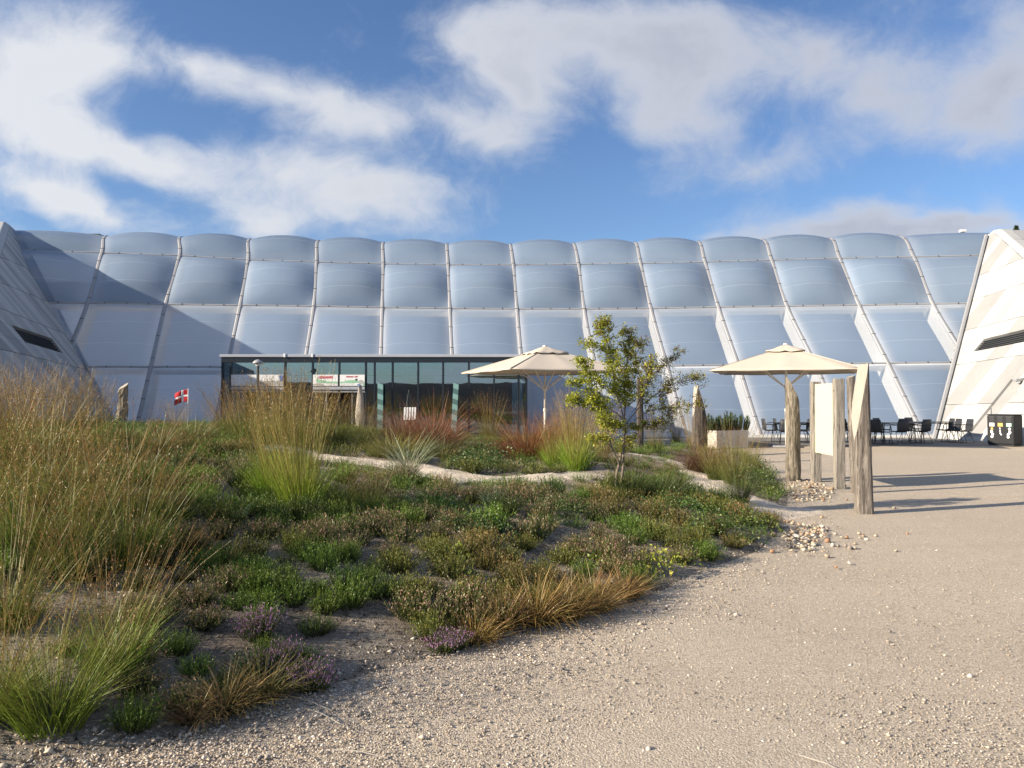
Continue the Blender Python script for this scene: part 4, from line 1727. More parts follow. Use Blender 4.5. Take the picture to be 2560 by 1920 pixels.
for k, (px, dep, rz, lb) in enumerate([(1985, 28.5, 8, 'thin black table behind the bark covered post'), (2152, 28.5, 5, 'thin black table behind the cracked oak post'),
                                        (2248, 28.2, -4, 'thin black table closest to the terrace edge'), (2335, 29.3, 3, 'thin black table closest to the right wing')]):
    o = table0 if k == 0 else copy_tree(table0)
    q = P(px, 1000, dep)
    o.location = (q[0], dep, .018)
    o.rotation_euler = (0, 0, R(rz))
    o['label'] = lb


def build_bin():
    q = P(2511, 1000, 26.8)
    T = thing('recycling_bin', 'charcoal three slot recycling bin in front of the right wing', 'bin', (q[0], 26.8, .018), R(-57))
    b = MB(); b.bbox(-.55, .55, -.36, .36, .03, 1.05); b.obj('bin_body', M['binmetal'], T, bevel=.05)
    b = MB(); b.bbox(-.50, .50, -.31, .31, .0, .03); b.obj('bin_foot', M['black'], T)
    b = MB(); b.bbox(-.56, .56, -.37, .37, 1.052, 1.075); b.obj('bin_lid', M['binmetal'], T, bevel=.01)
    T.scale = (.80, .86, 1)
    icons = {0: [(0, .0, .055), (-.02, -.10, .06), (.03, -.19, .05), (.0, -.27, .055)], 1: [(-.02, .02, .03), (-.015, -.06, .035), (-.005, -.14, .03), (.03, -.19, .03)], 2: [(.02, .0, .055), (.03, -.11, .06), (-.03, -.18, .05), (-.03, -.27, .05)]}
    for k, (xx, lab) in enumerate(((-.34, 'white'), (0, 'orange'), (.34, 'greenlabel'))):
        b = MB(); b.bbox(xx - .10, xx + .10, -.372, -.362, .80, .98); b.obj('slot', M['black'], T)
        b = MB(); b.bbox(xx - .115, xx + .115, -.380, -.362, .98, 1.0); b.obj('slot_frame', M['slot'], T)
        b = MB(); b.bbox(xx - .10, xx + .10, -.368, -.362, .655, .775); b.obj('sorting_label', M[lab], T)
        for j, (dx, dz, r_) in enumerate(icons[k]):
            m_ = MB()
            n = 5 + j
            m_.prism([Vector((xx + dx + r_ * (.8 if i % 2 else 1.15) * math.cos(6.283 * i / n), -.364, .57 + dz + r_ * (1.2 if i % 2 else .85) * math.sin(6.283 * i / n))) for i in range(n)], (0, -.003, 0))
            m_.obj('pictogram', M['white' if j or k != 0 else 'orange'], T)


build_bin()

# ------------------------------------------------------------------ flags and lamp post
def build_flag(px, py_top, dep, label, droop):
    q = P(px, py_top, dep)
    g = ground_z(q[0], dep)
    T = thing('danish_flag', label, 'flag', (q[0], dep, g), R(6), 'small red and white flags')
    h = q[2] - g
    b = MB(); b.tube([(0, 0, -.1), (0, 0, h)], .013, 8); b.obj('flagpole', M['white'], T)
    # wavy cloth, cut into red quarters and a white cross as pieces of one cloth each
    Lc, Hc = .40, .34
    xs = [0, .13, .19, Lc]
    zs = [0, .145, .195, Hc]
    def pt(x, z):
        w = .035 * math.sin(x * 13 + z * 6) * x / Lc
        return Vector((-x * (.9 if not droop else .32) - .012, w + (.04 * math.sin(x * 25) if droop else 0), h - .03 - Hc + z - x * (.28 if not droop else .7) + .02 * math.sin(9 * x)))
    for i in range(3):
        for j in range(3):
            white = (i == 1 or j == 1)
            V, F = [], []
            n = 5
            for a in range(n + 1):
                for c in range(n + 1):
                    V.append(pt(xs[i] + (xs[i + 1] - xs[i]) * a / n, zs[j] + (zs[j + 1] - zs[j]) * c / n))
            for a in range(n):
                for c in range(n):
                    F.append((a * 6 + c, a * 6 + c + 1, a * 6 + 7 + c, a * 6 + 6 + c))
            nm = 'white_cross' if white else 'red_field'
            o = link(nm, mesh_np(nm, np.array([tuple(v) for v in V]), np.array(F), M['white' if white else 'red'], smooth=True), T)
            m = o.modifiers.new('thick', 'SOLIDIFY'); m.thickness = .003


build_flag(470.5, 971, 22.0, 'small waving red flag with a white cross left of the glass entrance', False)
build_flag(93, 972, 18.5, 'drooping red flag half hidden behind the dry grass at far left', True)

q = P(645, 903, 25.5)
lp = thing('path_lamp', 'slim dark lamp post with a pale dome head before the left sign board', 'lamp post', (q[0], 25.5, 0))
hl = q[2]
b = MB(); b.tube([(0, 0, 0), (0, 0, hl - .06)], .045, 10); b.obj('pole', M['slot'], lp)
b = MB(); b.tube([(0, 0, hl - .08), (0, 0, hl - .03), (0, 0, hl + .03), (0, 0, hl + .06)], [.17, .165, .10, .02], 16); b.obj('lamp_hood', M['alu'], lp, smooth=True)
b = MB(); b.tube([(0, 0, hl - .16), (0, 0, hl - .082)], [.06, .11], 14); b.obj('lamp_glass', M['white'], lp)


# ------------------------------------------------------------------ stones
ICO = None


def ico():
    global ICO
    if ICO is None:
        t = (1 + 5 ** .5) / 2
        v = np.array([(-1, t, 0), (1, t, 0), (-1, -t, 0), (1, -t, 0), (0, -1, t), (0, 1, t), (0, -1, -t), (0, 1, -t), (t, 0, -1), (t, 0, 1), (-t, 0, -1), (-t, 0, 1)])
        v = v / np.linalg.norm(v[0])
        f = np.array([(0, 11, 5), (0, 5, 1), (0, 1, 7), (0, 7, 10), (0, 10, 11), (1, 5, 9), (5, 11, 4), (11, 10, 2), (10, 7, 6), (7, 1, 8), (3, 9, 4), (3, 4, 2), (3, 2, 6), (3, 6, 8), (3, 8, 9),
                      (4, 9, 5), (2, 4, 11), (6, 2, 10), (8, 6, 7), (9, 8, 1)])
        ICO = (v, f)
    return ICO


def octa():
    v = np.array([(1, 0, .1), (0, 1, 0), (-1, .1, 0), (0, -1, .1), (.1, 0, 1), (0, 0, -1.)])
    f = np.array([(0, 1, 4), (1, 2, 4), (2, 3, 4), (3, 0, 4), (1, 0, 5), (2, 1, 5), (3, 2, 5), (0, 3, 5)])
    return v, f


def pebbles(x, y, z, size, cols, shape=None):
    v, f = shape or ico()
    n = len(x)
    nv = len(v)
    V = v[None] * (1 + RNG.uniform(-.22, .22, (n, nv, 1)))
    S = np.stack([size * RNG.uniform(.8, 1.3, n), size * RNG.uniform(.7, 1.1, n), size * RNG.uniform(.45, .8, n)], 1)
    V = V * S[:, None]
    a = RNG.uniform(0, 6.28, n)
    ca, sa = np.cos(a)[:, None], np.sin(a)[:, None]
    X = V[..., 0] * ca - V[..., 1] * sa
    Y = V[..., 0] * sa + V[..., 1] * ca
    V = np.stack([X + x[:, None], Y + y[:, None], V[..., 2] + (z + size * .25)[:, None]], -1)
    F = (np.arange(n)[:, None, None] * nv + f[None]).reshape(-1, 3)
    return V.reshape(-1, 3), F, np.repeat(cols, nv, 0)


STONE_COLS = np.array([(.50, .43, .34), (.38, .325, .265), (.60, .53, .43), (.28, .245, .21), (.66, .60, .52), (.46, .36, .27), (.19, .17, .155)])


def build_gravel():
    n = 175000
    t = RNG.uniform(0, 1, n)
    y = 2.6 / (1 - t * .83)              # denser near the viewer
    x = RNG.uniform(-1, 1, n) * (y * .80 + .8)
    s = poly_sd(MOUND, x, y)
    keep = (s < .25) & (x < 16)
    x, y = x[keep], y[keep]
    s = s[keep]
    n = len(x)
    # patches of loose and of trodden gravel
    pat = .5 + .5 * np.sin(x * .9 + 1.1 * np.sin(y * .7)) * np.sin(y * .8 + x * .3)
    near_edge = sm(s, -1.3, .1)
    size = np.exp(RNG.normal(math.log(.0035), .42, n)) * (1 + .6 * near_edge)
    ok = RNG.uniform(0, 1, n) < np.clip(.42 + .5 * pat + .8 * near_edge, 0, 1)
    x, y, size = x[ok], y[ok], size[ok]
    n = len(x)
    z = np.maximum(0, mound_h(x, y)) - .004
    cols = STONE_COLS[RNG.choice(7, n, p=[.20, .22, .14, .17, .07, .09, .11])] * RNG.uniform(.85, 1.12, (n, 1))
    V, F, C = pebbles(x, y, z, size, cols, octa())
    tag(link('gravel_stones', mesh_np('gravel_stones', V, F, M['stone'], colors=C)), kind='stuff')
    # bigger loose stones, farther out too
    n = 1500
    t = RNG.uniform(0, 1, n)
    y = 3.0 / (1 - t * .88)
    x = RNG.uniform(-1, 1, n) * (y * .8 + .5)
    s = poly_sd(MOUND, x, y)
    keep = (s < .15) & (x < 17) & ((RNG.uniform(0, 1, n) < .22) | (s > -.6))
    x, y = x[keep], y[keep]
    n = len(x)
    size = np.exp(RNG.normal(math.log(.0072), .35, n))
    cols = STONE_COLS[RNG.choice(7, n, p=[.22, .14, .22, .09, .2, .08, .05])] * RNG.uniform(.9, 1.15, (n, 1))
    V, F, C = pebbles(x, y, np.maximum(0, mound_h(x, y)) - .003, size, cols)
    tag(link('loose_pebbles', mesh_np('loose_pebbles', V, F, M['stone'], colors=C)), kind='stuff')


build_gravel()


def stone_heap(px_poly, n, smin, smax, label, warm):
    pts = []
    xs = [q[0] for q in px_poly]; ys = [q[1] for q in px_poly]
    poly = np.array(px_poly, float)
    while len(pts) < n:
        a, c = random.uniform(min(xs), max(xs)), random.uniform(min(ys), max(ys))
        if poly_sd(poly, a, c)[0] > 0:
            q = flat_hit(a, c)
            if random.random() < .3:
                q = q + np.array([random.gauss(0, .30), random.gauss(0, .45), 0])
            pts.append(q)
    cx = sum(p[0] for p in pts) / n; cy = sum(p[1] for p in pts) / n
    T = thing('stone_heap', label, 'stones', (cx, cy, 0), 0, 'stone scatters beside the sand path')
    base = []
    for k in range(10):
        col = np.array([(.43, .37, .28), (.50, .45, .35), (.38, .31, .23), (.44, .35, .23), (.35, .21, .13), (.47, .41, .32), (.28, .24, .20), (.55, .50, .42), (.40, .30, .20), (.42, .37, .29)][k])
        V, F, C = pebbles(np.zeros(1), np.zeros(1), np.zeros(1), np.ones(1), col[None])
        base.append(mesh_np('stone', V, F, M['stone'], colors=C))
    nb = min(n, 280)
    for k in range(nb):
        o = link('stone', base[random.randrange(10)], T)
        s = random.uniform(smin, smax) * random.choice([.7, 1, 1, 1.25])
        o.scale = (s, s, s)
        o.rotation_euler = (random.uniform(-.4, .4), random.uniform(-.4, .4), random.uniform(0, 6.28))
        lift = .03 * max(0, 1 - math.hypot(pts[k][0] - cx, (pts[k][1] - cy)) / .5)
        zz = ground_z(pts[k][0], pts[k][1])
        o.location = (pts[k][0] - cx, pts[k][1] - cy, zz + lift - s * .1)


stone_heap([(1955, 1345), (1985, 1315), (2040, 1305), (2075, 1318), (2060, 1350), (2030, 1375), (1975, 1378)], 230, .013, .036, 'low heap of cream and rusty stones at the tip of the mound', True)
stone_heap([(1935, 1195), (1990, 1192), (2055, 1202), (2085, 1225), (2075, 1250), (2010, 1255), (1960, 1240)], 270, .012, .034, 'wide scatter of pale stones around the feet of the bark covered post', True)

# ------------------------------------------------------------------ plants
def proj(x, y, z):
    """pixel of a world point in the 2560 px wide picture"""
    dx, dy, dz = x - CAM[0], y - CAM[1], z - CAM[2]
    f = dy * math.cos(PIT) + dz * math.sin(PIT)
    u = -dy * math.sin(PIT) + dz * math.cos(PIT)
    return 1280 + FPX * dx / f, 960 - FPX * u / f


def disc(n, r):
    a = RNG.uniform(0, 2 * np.pi, n)
    q = r * np.sqrt(RNG.uniform(0, 1, n))
    return a, q, np.stack([q * np.cos(a), q * np.sin(a), np.zeros(n)], 1)


HEATHER_COL = {  # base, tip, bloom: bases darkened as shade, tips lightened as sunlit
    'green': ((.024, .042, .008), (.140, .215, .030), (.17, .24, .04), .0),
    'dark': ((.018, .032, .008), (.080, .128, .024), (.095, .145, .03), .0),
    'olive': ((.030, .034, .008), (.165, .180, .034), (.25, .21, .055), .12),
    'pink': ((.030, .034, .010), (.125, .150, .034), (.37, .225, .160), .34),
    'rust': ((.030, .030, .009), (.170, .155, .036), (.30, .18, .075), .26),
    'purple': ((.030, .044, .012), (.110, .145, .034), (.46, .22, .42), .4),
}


def heather_arrays(kind, stems=185, nl=11, r=.15, h=.20):
    cb, ct, fl, ff = HEATHER_COL[kind]
    a, q, base = disc(stems, r * .45)
    base[:, 2] = -.02
    az = a + RNG.normal(0, .35, stems)
    tilt = .08 + .85 * (q / (r * .45)) ** 1.2 + RNG.normal(0, .12, stems)
    ln = h * RNG.uniform(.65, 1.12, stems)
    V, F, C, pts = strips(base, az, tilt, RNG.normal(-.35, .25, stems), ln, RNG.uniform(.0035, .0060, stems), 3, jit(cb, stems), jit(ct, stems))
    parts = [(V, F, C)]
    # leaflets and bells up the stems
    t = RNG.uniform(.25, 1.0, (stems, nl))
    k = 3
    i0 = np.clip((t * k).astype(int), 0, k - 1)
    fr = (t * k - i0)[..., None]
    ar = np.arange(stems)[:, None]
    pos = (pts[ar, i0] * (1 - fr) + pts[ar, i0 + 1] * fr).reshape(-1, 3)
    tt = t.ravel()
    n = len(pos)
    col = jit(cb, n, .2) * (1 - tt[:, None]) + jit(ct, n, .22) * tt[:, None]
    flo = (RNG.uniform(0, 1, n) < ff * sm(tt, .45, .8) * 1.4)
    col[flo] = jit(fl, int(flo.sum()), .22)
    size = RNG.uniform(.013, .023, n)
    parts.append(leaves(pos, size, col, up=2.0, aspect=.27))
    return joinm(parts)


def to_mesh(name, q):
    return mesh_np(name, q[0], q[1], M['plant'], colors=q[2])


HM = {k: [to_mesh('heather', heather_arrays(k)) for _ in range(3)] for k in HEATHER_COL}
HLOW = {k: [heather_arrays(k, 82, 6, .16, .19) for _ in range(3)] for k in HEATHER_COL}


def grass_leaf_arrays(n, r, h, cb, ct, spread=.75, wid=.005, bend=.7, k=4, lo=.5):
    a, q, base = disc(n, r)
    base[:, 2] = -.03
    tilt = .06 + spread * .55 * (q / r) + np.abs(RNG.normal(0, .12, n))
    return strips(base, a + RNG.normal(0, .5, n), tilt, np.abs(RNG.normal(bend, .35, n)), h * RNG.uniform(lo, 1.1, n), RNG.uniform(.6, 1.3, n) * wid, k,
                  jit(cb, n), jit(ct, n), 1.2)[:3]


def culm_arrays(n, r, h, cb, ct, ch, fan=.34, wid=.0030, nsp=10, droop=.10, dsd=.22, headfrac=.25, spk=.018):
    a, q, base = disc(n, r)
    tilt = .02 + fan * (q / r) + np.abs(RNG.normal(0, .08, n))
    ln = h * RNG.uniform(.55, 1.05, n)
    V, F, C, pts = strips(base, a + RNG.normal(0, .3, n), tilt, RNG.normal(droop, dsd, n), ln, RNG.uniform(.8, 1.25, n) * wid, 5, jit(cb, n), jit(ct, n), .8, tipw=.45)
    parts = [(V, F, C)]
    if nsp:
        t = 1 - headfrac * RNG.uniform(0, 1, (n, nsp)) ** .9
        i0 = np.clip((t * 5).astype(int), 0, 4)
        fr = (t * 5 - i0)[..., None]
        ar = np.arange(n)[:, None]
        pos = (pts[ar, i0] * (1 - fr) + pts[ar, i0 + 1] * fr).reshape(-1, 3)
        m = len(pos)
        parts.append(leaves(pos, RNG.uniform(.6, 1.5, m) * spk, jit(ch, m, .25), up=1.6, aspect=.24))
    return joinm(parts)


TALL = {  # leaf colours base/tip, culm colours base/tip, head colour
    'green': dict(lb=(.12, .19, .022), lt=(.20, .24, .040), cb=(.18, .21, .035), ct=(.24, .165, .055), ch=(.22, .115, .040), nl=320, nc=120, fan=.36),
    'brown': dict(lb=(.10, .145, .022), lt=(.17, .165, .040), cb=(.15, .17, .032), ct=(.215, .148, .045), ch=(.235, .118, .038), nl=280, nc=135, fan=.36),
    'dry': dict(lb=(.13, .13, .035), lt=(.22, .17, .06), cb=(.20, .165, .06), ct=(.30, .205, .095), ch=(.29, .18, .085), nl=170, nc=220, fan=.30),
    'rush': dict(lb=(.030, .056, .014), lt=(.080, .105, .024), cb=(.07, .09, .022), ct=(.18, .15, .05), ch=(.20, .13, .05), nl=330, nc=45, fan=.36),
    'lime': dict(lb=(.16, .26, .020), lt=(.25, .30, .040), cb=(.25, .26, .045), ct=(.28, .20, .065), ch=(.25, .145, .05), nl=340, nc=240, fan=.20, droop=.13),
}
TM = {}
for k_, d_ in TALL.items():
    TM[k_] = []
    for _ in range(3):
        lf = grass_leaf_arrays(d_['nl'], .13, .62, d_['lb'], d_['lt'], spread=.6, wid=.0055, bend=.45)
        cu = culm_arrays(d_['nc'], .11, 1.30, d_['cb'], d_['ct'], d_['ch'], fan=d_['fan'], dsd=d_.get('droop', .22))
        TM[k_].append((to_mesh('leaf_tuft', lf), to_mesh('seed_stalks', cu)))

# base pixel, top pixel, kind, width factor, label
TALLS = [
    (130, 1815, 1330, 'green', 1.0, 'tall grass clump with fresh green base nearest the camera, lower left'),
    (285, 1690, 1260, 'green', .8, 'green grass clump right of the nearest tall clump, beside bare heath soil'),
    (-15, 1790, 1420, 'green', .9, 'tall green grass clump cut by the left edge, low down'),
    (15, 1570, 1130, 'brown', 1.0, 'brown seeded tall grass at the left edge above the nearest clump'),
    (165, 1440, 1040, 'brown', 1.1, 'brown topped tall grass in the middle of the left bank'),
    (320, 1415, 1000, 'green', 1.1, 'wide green tall grass fan at the right side of the left bank'),
    (60, 1395, 980, 'green', 1.1, 'bright based tall grass fan on the left bank near the edge'),
    (-60, 1310, 950, 'brown', 1.2, 'brown tall grass half outside the left edge, mid height'),
    (235, 1310, 1010, 'brown', 1.1, 'brown tall grass behind the wide green fan on the left bank'),
    (115, 1235, 955, 'brown', 1.2, 'dense rusty tall grass high on the left bank'),
    (-20, 1160, 905, 'brown', 1.1, 'rusty tall grass at the left edge under the shaded wing'),
    (355, 1300, 1075, 'brown', .9, 'thin brown grass beside the pink heather, right of the left bank'),
    (30, 1092, 880, 'dry', 1.2, 'dry tan grass under the shaded wing, first from the left edge'),
    (105, 1088, 895, 'dry', 1.1, 'dry tan grass in front of the drooping red flag'),
    (180, 1084, 905, 'dry', 1.2, 'dry tan grass between the red flag and the stout post'),
    (232, 1090, 930, 'dry', 1.0, 'dry tan grass just left of the stout post'),
    (-40, 1085, 890, 'dry', 1.2, 'dry tan grass cut by the left edge under the shaded wing'),
    (150, 1140, 960, 'brown', 1.1, 'brown grass in front of the dry tan row at far left'),
    (50, 1150, 930, 'brown', 1.1, 'brown grass in front of the dry tan row by the left edge'),
    (375, 1068, 950, 'dry', 1.1, 'dry fan of grass between the stout post and the waving flag'),
    (440, 1075, 990, 'dry', .7, 'thin dry grass under the waving flag'),
    (688, 1245, 930, 'lime', .95, 'tall lime based grass, left one of the pair in the middle of the mound'),
    (752, 1278, 905, 'lime', 1.05, 'tallest lime based grass, right one of the pair in the middle of the mound'),
    (612, 1110, 925, 'brown', 1.1, 'brown tall grass before the left sign board'),
    (675, 1104, 920, 'brown', 1.1, 'brown tall grass under the path lamp'),
    (580, 1090, 945, 'brown', 1.0, 'brown tall grass at the left corner of the glass entrance'),
    (745, 1108, 935, 'brown', 1.1, 'brown tall grass between the two sign boards'),
    (805, 1104, 955, 'brown', 1.1, 'brown tall grass under the red exit lettering'),
    (865, 1102, 985, 'brown', 1.0, 'reddish brown grass before the pale pointed post'),
    (925, 1100, 1005, 'brown', .9, 'low reddish brown grass right of the pale pointed post'),
    (640, 1092, 930, 'brown', 1.1, 'brown tall grass between the path lamp and the first sign board corner'),
    (715, 1090, 945, 'brown', 1.0, 'brown tall grass behind the tall lime pair, before the glass'),
    (775, 1115, 950, 'brown', 1.1, 'golden brown tall grass left of the red exit lettering'),
    (835, 1112, 970, 'brown', 1.1, 'golden brown tall grass right of the red exit lettering'),
    (900, 1118, 1000, 'brown', 1.0, 'golden brown grass just before the pale pointed post'),
    (555, 1085, 985, 'dry', .8, 'thin dry grass at the left end of the sand path'),
    (855, 1285, 1115, 'green', .7, 'small green fan of grass right of the tall lime pair'),
    (925, 1285, 1135, 'green', .65, 'smaller green fan of grass below the blue green clump'),
    (605, 1215, 1080, 'rush', .8, 'dark green grass left of the tall lime pair'),
    (450, 1300, 1150, 'rush', .8, 'dark green grass on the slope below the waving flag'),
    (1185, 1095, 960, 'dry', 1.1, 'tall tan grass between the two red grass mops, left part'),
    (1250, 1092, 945, 'dry', 1.1, 'tall tan grass between the two red grass mops, right part'),
    (1222, 1105, 965, 'brown', 1.0, 'brown tall grass in front of the tan pair between the red mops'),
    (1440, 1175, 950, 'lime', 1.1, 'bright green tall grass left of the young tree'),
    (1385, 1168, 1020, 'lime', .8, 'smaller lime grass left of the bright clump by the tree'),
    (1505, 1155, 985, 'dry', .8, 'thin dry grass just left of the tree trunk'),
    (1420, 1120, 965, 'dry', .9, 'dry tall grass behind the bright clump, below the left parasol'),
    (1690, 1108, 985, 'dry', 1.0, 'thin pale grass left of the dark pointed post'),
    (1735, 1125, 1000, 'dry', 1.0, 'thin pale grass in front of the dark pointed post'),
    (1640, 1130, 1010, 'dry', .9, 'thin pale grass right of the slim dark post'),
    (1575, 1240, 1090, 'rush', 1.0, 'dark green grass at the foot of the young tree, left part'),
    (1645, 1248, 1095, 'rush', 1.1, 'dark green grass at the foot of the young tree, middle part'),
    (1690, 1235, 1105, 'rush', .9, 'dark green grass at the foot of the young tree, beside the sand path'),
    (1835, 1212, 1025, 'brown', .9, 'thin seeded grass in front of the pale planter'),
    (1790, 1200, 1055, 'brown', .9, 'thin seeded grass left of the planter front, over the red leaves'),
    (1852, 1255, 1085, 'rush', .8, 'dark rush tuft at the bend of the sand path, right one'),
    (1795, 1265, 1125, 'rush', .7, 'dark rush tuft at the bend of the sand path, left one'),
    (1880, 1175, 1060, 'brown', .8, 'thin seeded grass at the right tip of the planting'),
]
rt = random.Random(3)
for px, py, top, kind, wf, lb in TALLS:
    x, y, z = hit(px, py)
    hgt = y * (py - top) / FPX
    T = tag(thing('tall_grass', lb, 'grass clump', (x, y, z), rt.uniform(0, 6.28), 'tall ornamental grass clumps'), kind='thing')
    lf, cu = rt.choice(TM[kind])
    o = link('leaf_tuft', lf, T)
    fl = {'rush': .85, 'dry': .75}.get(kind, 1.0)
    o.scale = (wf * 1.05, wf * 1.05, max(.45, min(1.15, hgt / 1.25)) * fl * (1.25 if kind == 'rush' else 1))
    o = link('seed_stalks', cu, T)
    o.scale = (wf, wf, hgt / 1.30)
    o.rotation_euler = (rt.uniform(-.05, .05), rt.uniform(-.02, .09), 0)


def mop_arrays(n, r, h, cb, ct):
    a, q, base = disc(n, r * .5)
    tilt = .1 + .9 * (q / (r * .5)) + RNG.normal(0, .15, n)
    return strips(base, a + RNG.normal(0, .7, n), tilt, RNG.uniform(.1, 1.7, n), h * RNG.uniform(.7, 1.35, n), RNG.uniform(.004, .009, n), 4, jit(cb, n), jit(ct, n, .25), .8)[:3]


# red, golden and other mops: base pixel, half width px, top px, colours, name, label
MOPS = [
    (1085, 1122, 105, 1012, (.10, .05, .025), (.28, .13, .06), 'red_grass', 'dense red brown grass mop in front of the dark glass, left one'),
    (1325, 1150, 120, 1040, (.11, .048, .02), (.35, .145, .055), 'red_grass', 'dense orange red grass mop below the left parasol pole'),
    (1010, 1110, 70, 1030, (.11, .06, .03), (.27, .13, .08), 'red_grass', 'small dull red grass mop left of the red brown one'),
    (1395, 1120, 60, 1030, (.12, .06, .03), (.30, .13, .06), 'red_grass', 'loose reddish grass mop beside the bright green clump'),
    (1765, 1180, 70, 1110, (.10, .05, .03), (.26, .12, .08), 'red_grass', 'reddish leafy mop in front of the dark pointed post'),
    (985, 1140, 110, 1075, (.11, .11, .03), (.27, .21, .06), 'golden_grass', 'golden green arching grass left of the red brown mop'),
    (1100, 1140, 90, 1095, (.09, .10, .03), (.20, .19, .06), 'golden_grass', 'golden green grass in front of the red brown mop'),
    (480, 1110, 110, 1050, (.10, .11, .03), (.25, .22, .07), 'golden_grass', 'yellow green arching grass below the waving flag, first from the sand path'),
    (400, 1130, 100, 1070, (.09, .10, .03), (.22, .20, .065), 'golden_grass', 'yellow green arching grass left of the one under the flag'),
    (300, 1110, 80, 1055, (.08, .11, .03), (.20, .22, .06), 'golden_grass', 'yellow green arching grass at the foot of the stout post'),
    (540, 1140, 60, 1095, (.08, .10, .03), (.22, .20, .06), 'golden_grass', 'yellow green arching grass against the left end of the sand path'),
    (1190, 1600, 70, 1530, (.14, .10, .035), (.36, .22, .075), 'dry_tuft', 'dry golden tuft at the lowest point of the planting edge'),
    (1255, 1565, 70, 1480, (.13, .10, .035), (.33, .21, .07), 'dry_tuft', 'dry golden tuft second from the lowest point of the edge'),
    (1340, 1555, 80, 1450, (.13, .10, .035), (.35, .22, .075), 'dry_tuft', 'tall dry golden tuft in the middle of the gravel edge'),
    (1415, 1540, 80, 1440, (.12, .10, .035), (.33, .21, .075), 'dry_tuft', 'dry golden tuft right of the tall one on the gravel edge'),
    (1485, 1525, 75, 1430, (.12, .10, .035), (.32, .20, .07), 'dry_tuft', 'dry golden tuft where the gravel edge turns upwards'),
    (1560, 1490, 70, 1425, (.12, .09, .035), (.31, .19, .07), 'dry_tuft', 'dry golden tuft before the yellow seedlings on the right edge'),
    (560, 1780, 85, 1680, (.12, .09, .04), (.32, .21, .09), 'dry_tuft', 'dry bent tuft at the gravel edge, lower left'),
    (655, 1745, 75, 1640, (.11, .10, .035), (.29, .22, .08), 'dry_tuft', 'dry olive tuft behind the bent one, lower left'),
    (480, 1800, 60, 1730, (.11, .08, .04), (.28, .18, .09), 'dry_tuft', 'small dry tuft left of the bent one, lower left'),
    (560, 1420, 90, 1360, (.10, .10, .03), (.27, .21, .07), 'dry_tuft', 'straw coloured tuft among the heather left of the middle'),
    (455, 1385, 80, 1320, (.10, .10, .03), (.28, .21, .08), 'dry_tuft', 'straw coloured tuft beside the tall grass bank'),
]
for px, py, hw, top, cb, ct, nm, lb in MOPS:
    x, y, z = hit(px, py)
    w = y * hw / FPX
    h = y * (py - top) / FPX
    n = 420 if nm == 'dry_tuft' else 1350 if nm == 'red_grass' else 900
    me = to_mesh(nm, mop_arrays(n, w, h * 1.12, cb, ct))
    o = link(nm, me, None, (x, y, z - .01))
    tag(o, lb, 'grass clump', {'red_grass': 'red grass mops', 'golden_grass': 'golden arching grasses', 'dry_tuft': 'dry grass tufts'}[nm], 'thing')

# blue green lyme grass and pale rosettes
for px, py, top, hw, lb, n, cb, ct in [
    (1018, 1205, 1075, .55, 'blue green arching lyme grass standing in the sand path', 190, (.26, .17, .11), (.23, .30, .18)),
    (590, 1315, 1255, .6, 'pale green rosette of broad blades on the slope left of the lime pair', 110, (.12, .19, .06), (.26, .34, .13)),
    (1228, 1275, 1215, .5, 'small blue green grass below the sand path in the middle', 110, (.10, .16, .07), (.20, .28, .14)),
    (965, 1130, 1090, .9, 'dark blue green grass behind the sand path', 150, (.06, .10, .04), (.12, .17, .07)),
]:
    x, y, z = hit(px, py)
    h = y * (py - top) / FPX
    a, q, base = disc(n, .07)
    base[:, 2] = -.02
    V, F, C, _ = strips(base, a * .5 + RNG.normal(0.1, 1.2, n), .05 + .35 * q / .07 + np.abs(RNG.normal(0, .12, n)), RNG.uniform(.3, 1.5, n) * (hw / .55), h * RNG.uniform(.75, 1.4, n), RNG.uniform(.005, .010, n), 6, jit(cb, n), jit(ct, n), .55)
    o = link('lyme_grass', mesh_np('lyme_grass', V, F, M['plant'], colors=C), None, (x, y, z))
    tag(o, lb, 'grass clump', None, 'thing')


def leafy_arrays(n, r, h, cols, size, stems=14, asp=.62):
    a = RNG.uniform(0, 6.28, n)
    q = r * np.sqrt(RNG.uniform(0, 1, n))
    lob = 1 + .25 * np.sin(3 * a + RNG.uniform(0, 6)) + .15 * np.sin(5 * a + RNG.uniform(0, 6))
    top = h * np.sqrt(np.maximum(0, 1 - (q / r) ** 2)) * RNG.uniform(.45, 1.05, n) * (1 + .2 * np.sin(q * 25 + a * 4))
    pos = np.stack([q * lob * np.cos(a), q * lob * np.sin(a), top], 1)
    col = np.array(cols)[RNG.integers(0, len(cols), n)] * RNG.uniform(.7, 1.3, (n, 1))
    parts = [leaves(pos, RNG.uniform(.6, 1.3, n) * size, col, up=.35, aspect=asp)]
    a2, q2, base = disc(stems, r * .4)
    parts.append(strips(base, a2, .2 + q2 / r * 1.6, RNG.normal(0, .2, stems), np.full(stems, h * .8), np.full(stems, .006), 3, jit((.08, .06, .04), stems), jit((.09, .09, .04), stems))[:3])
    return joinm(parts)


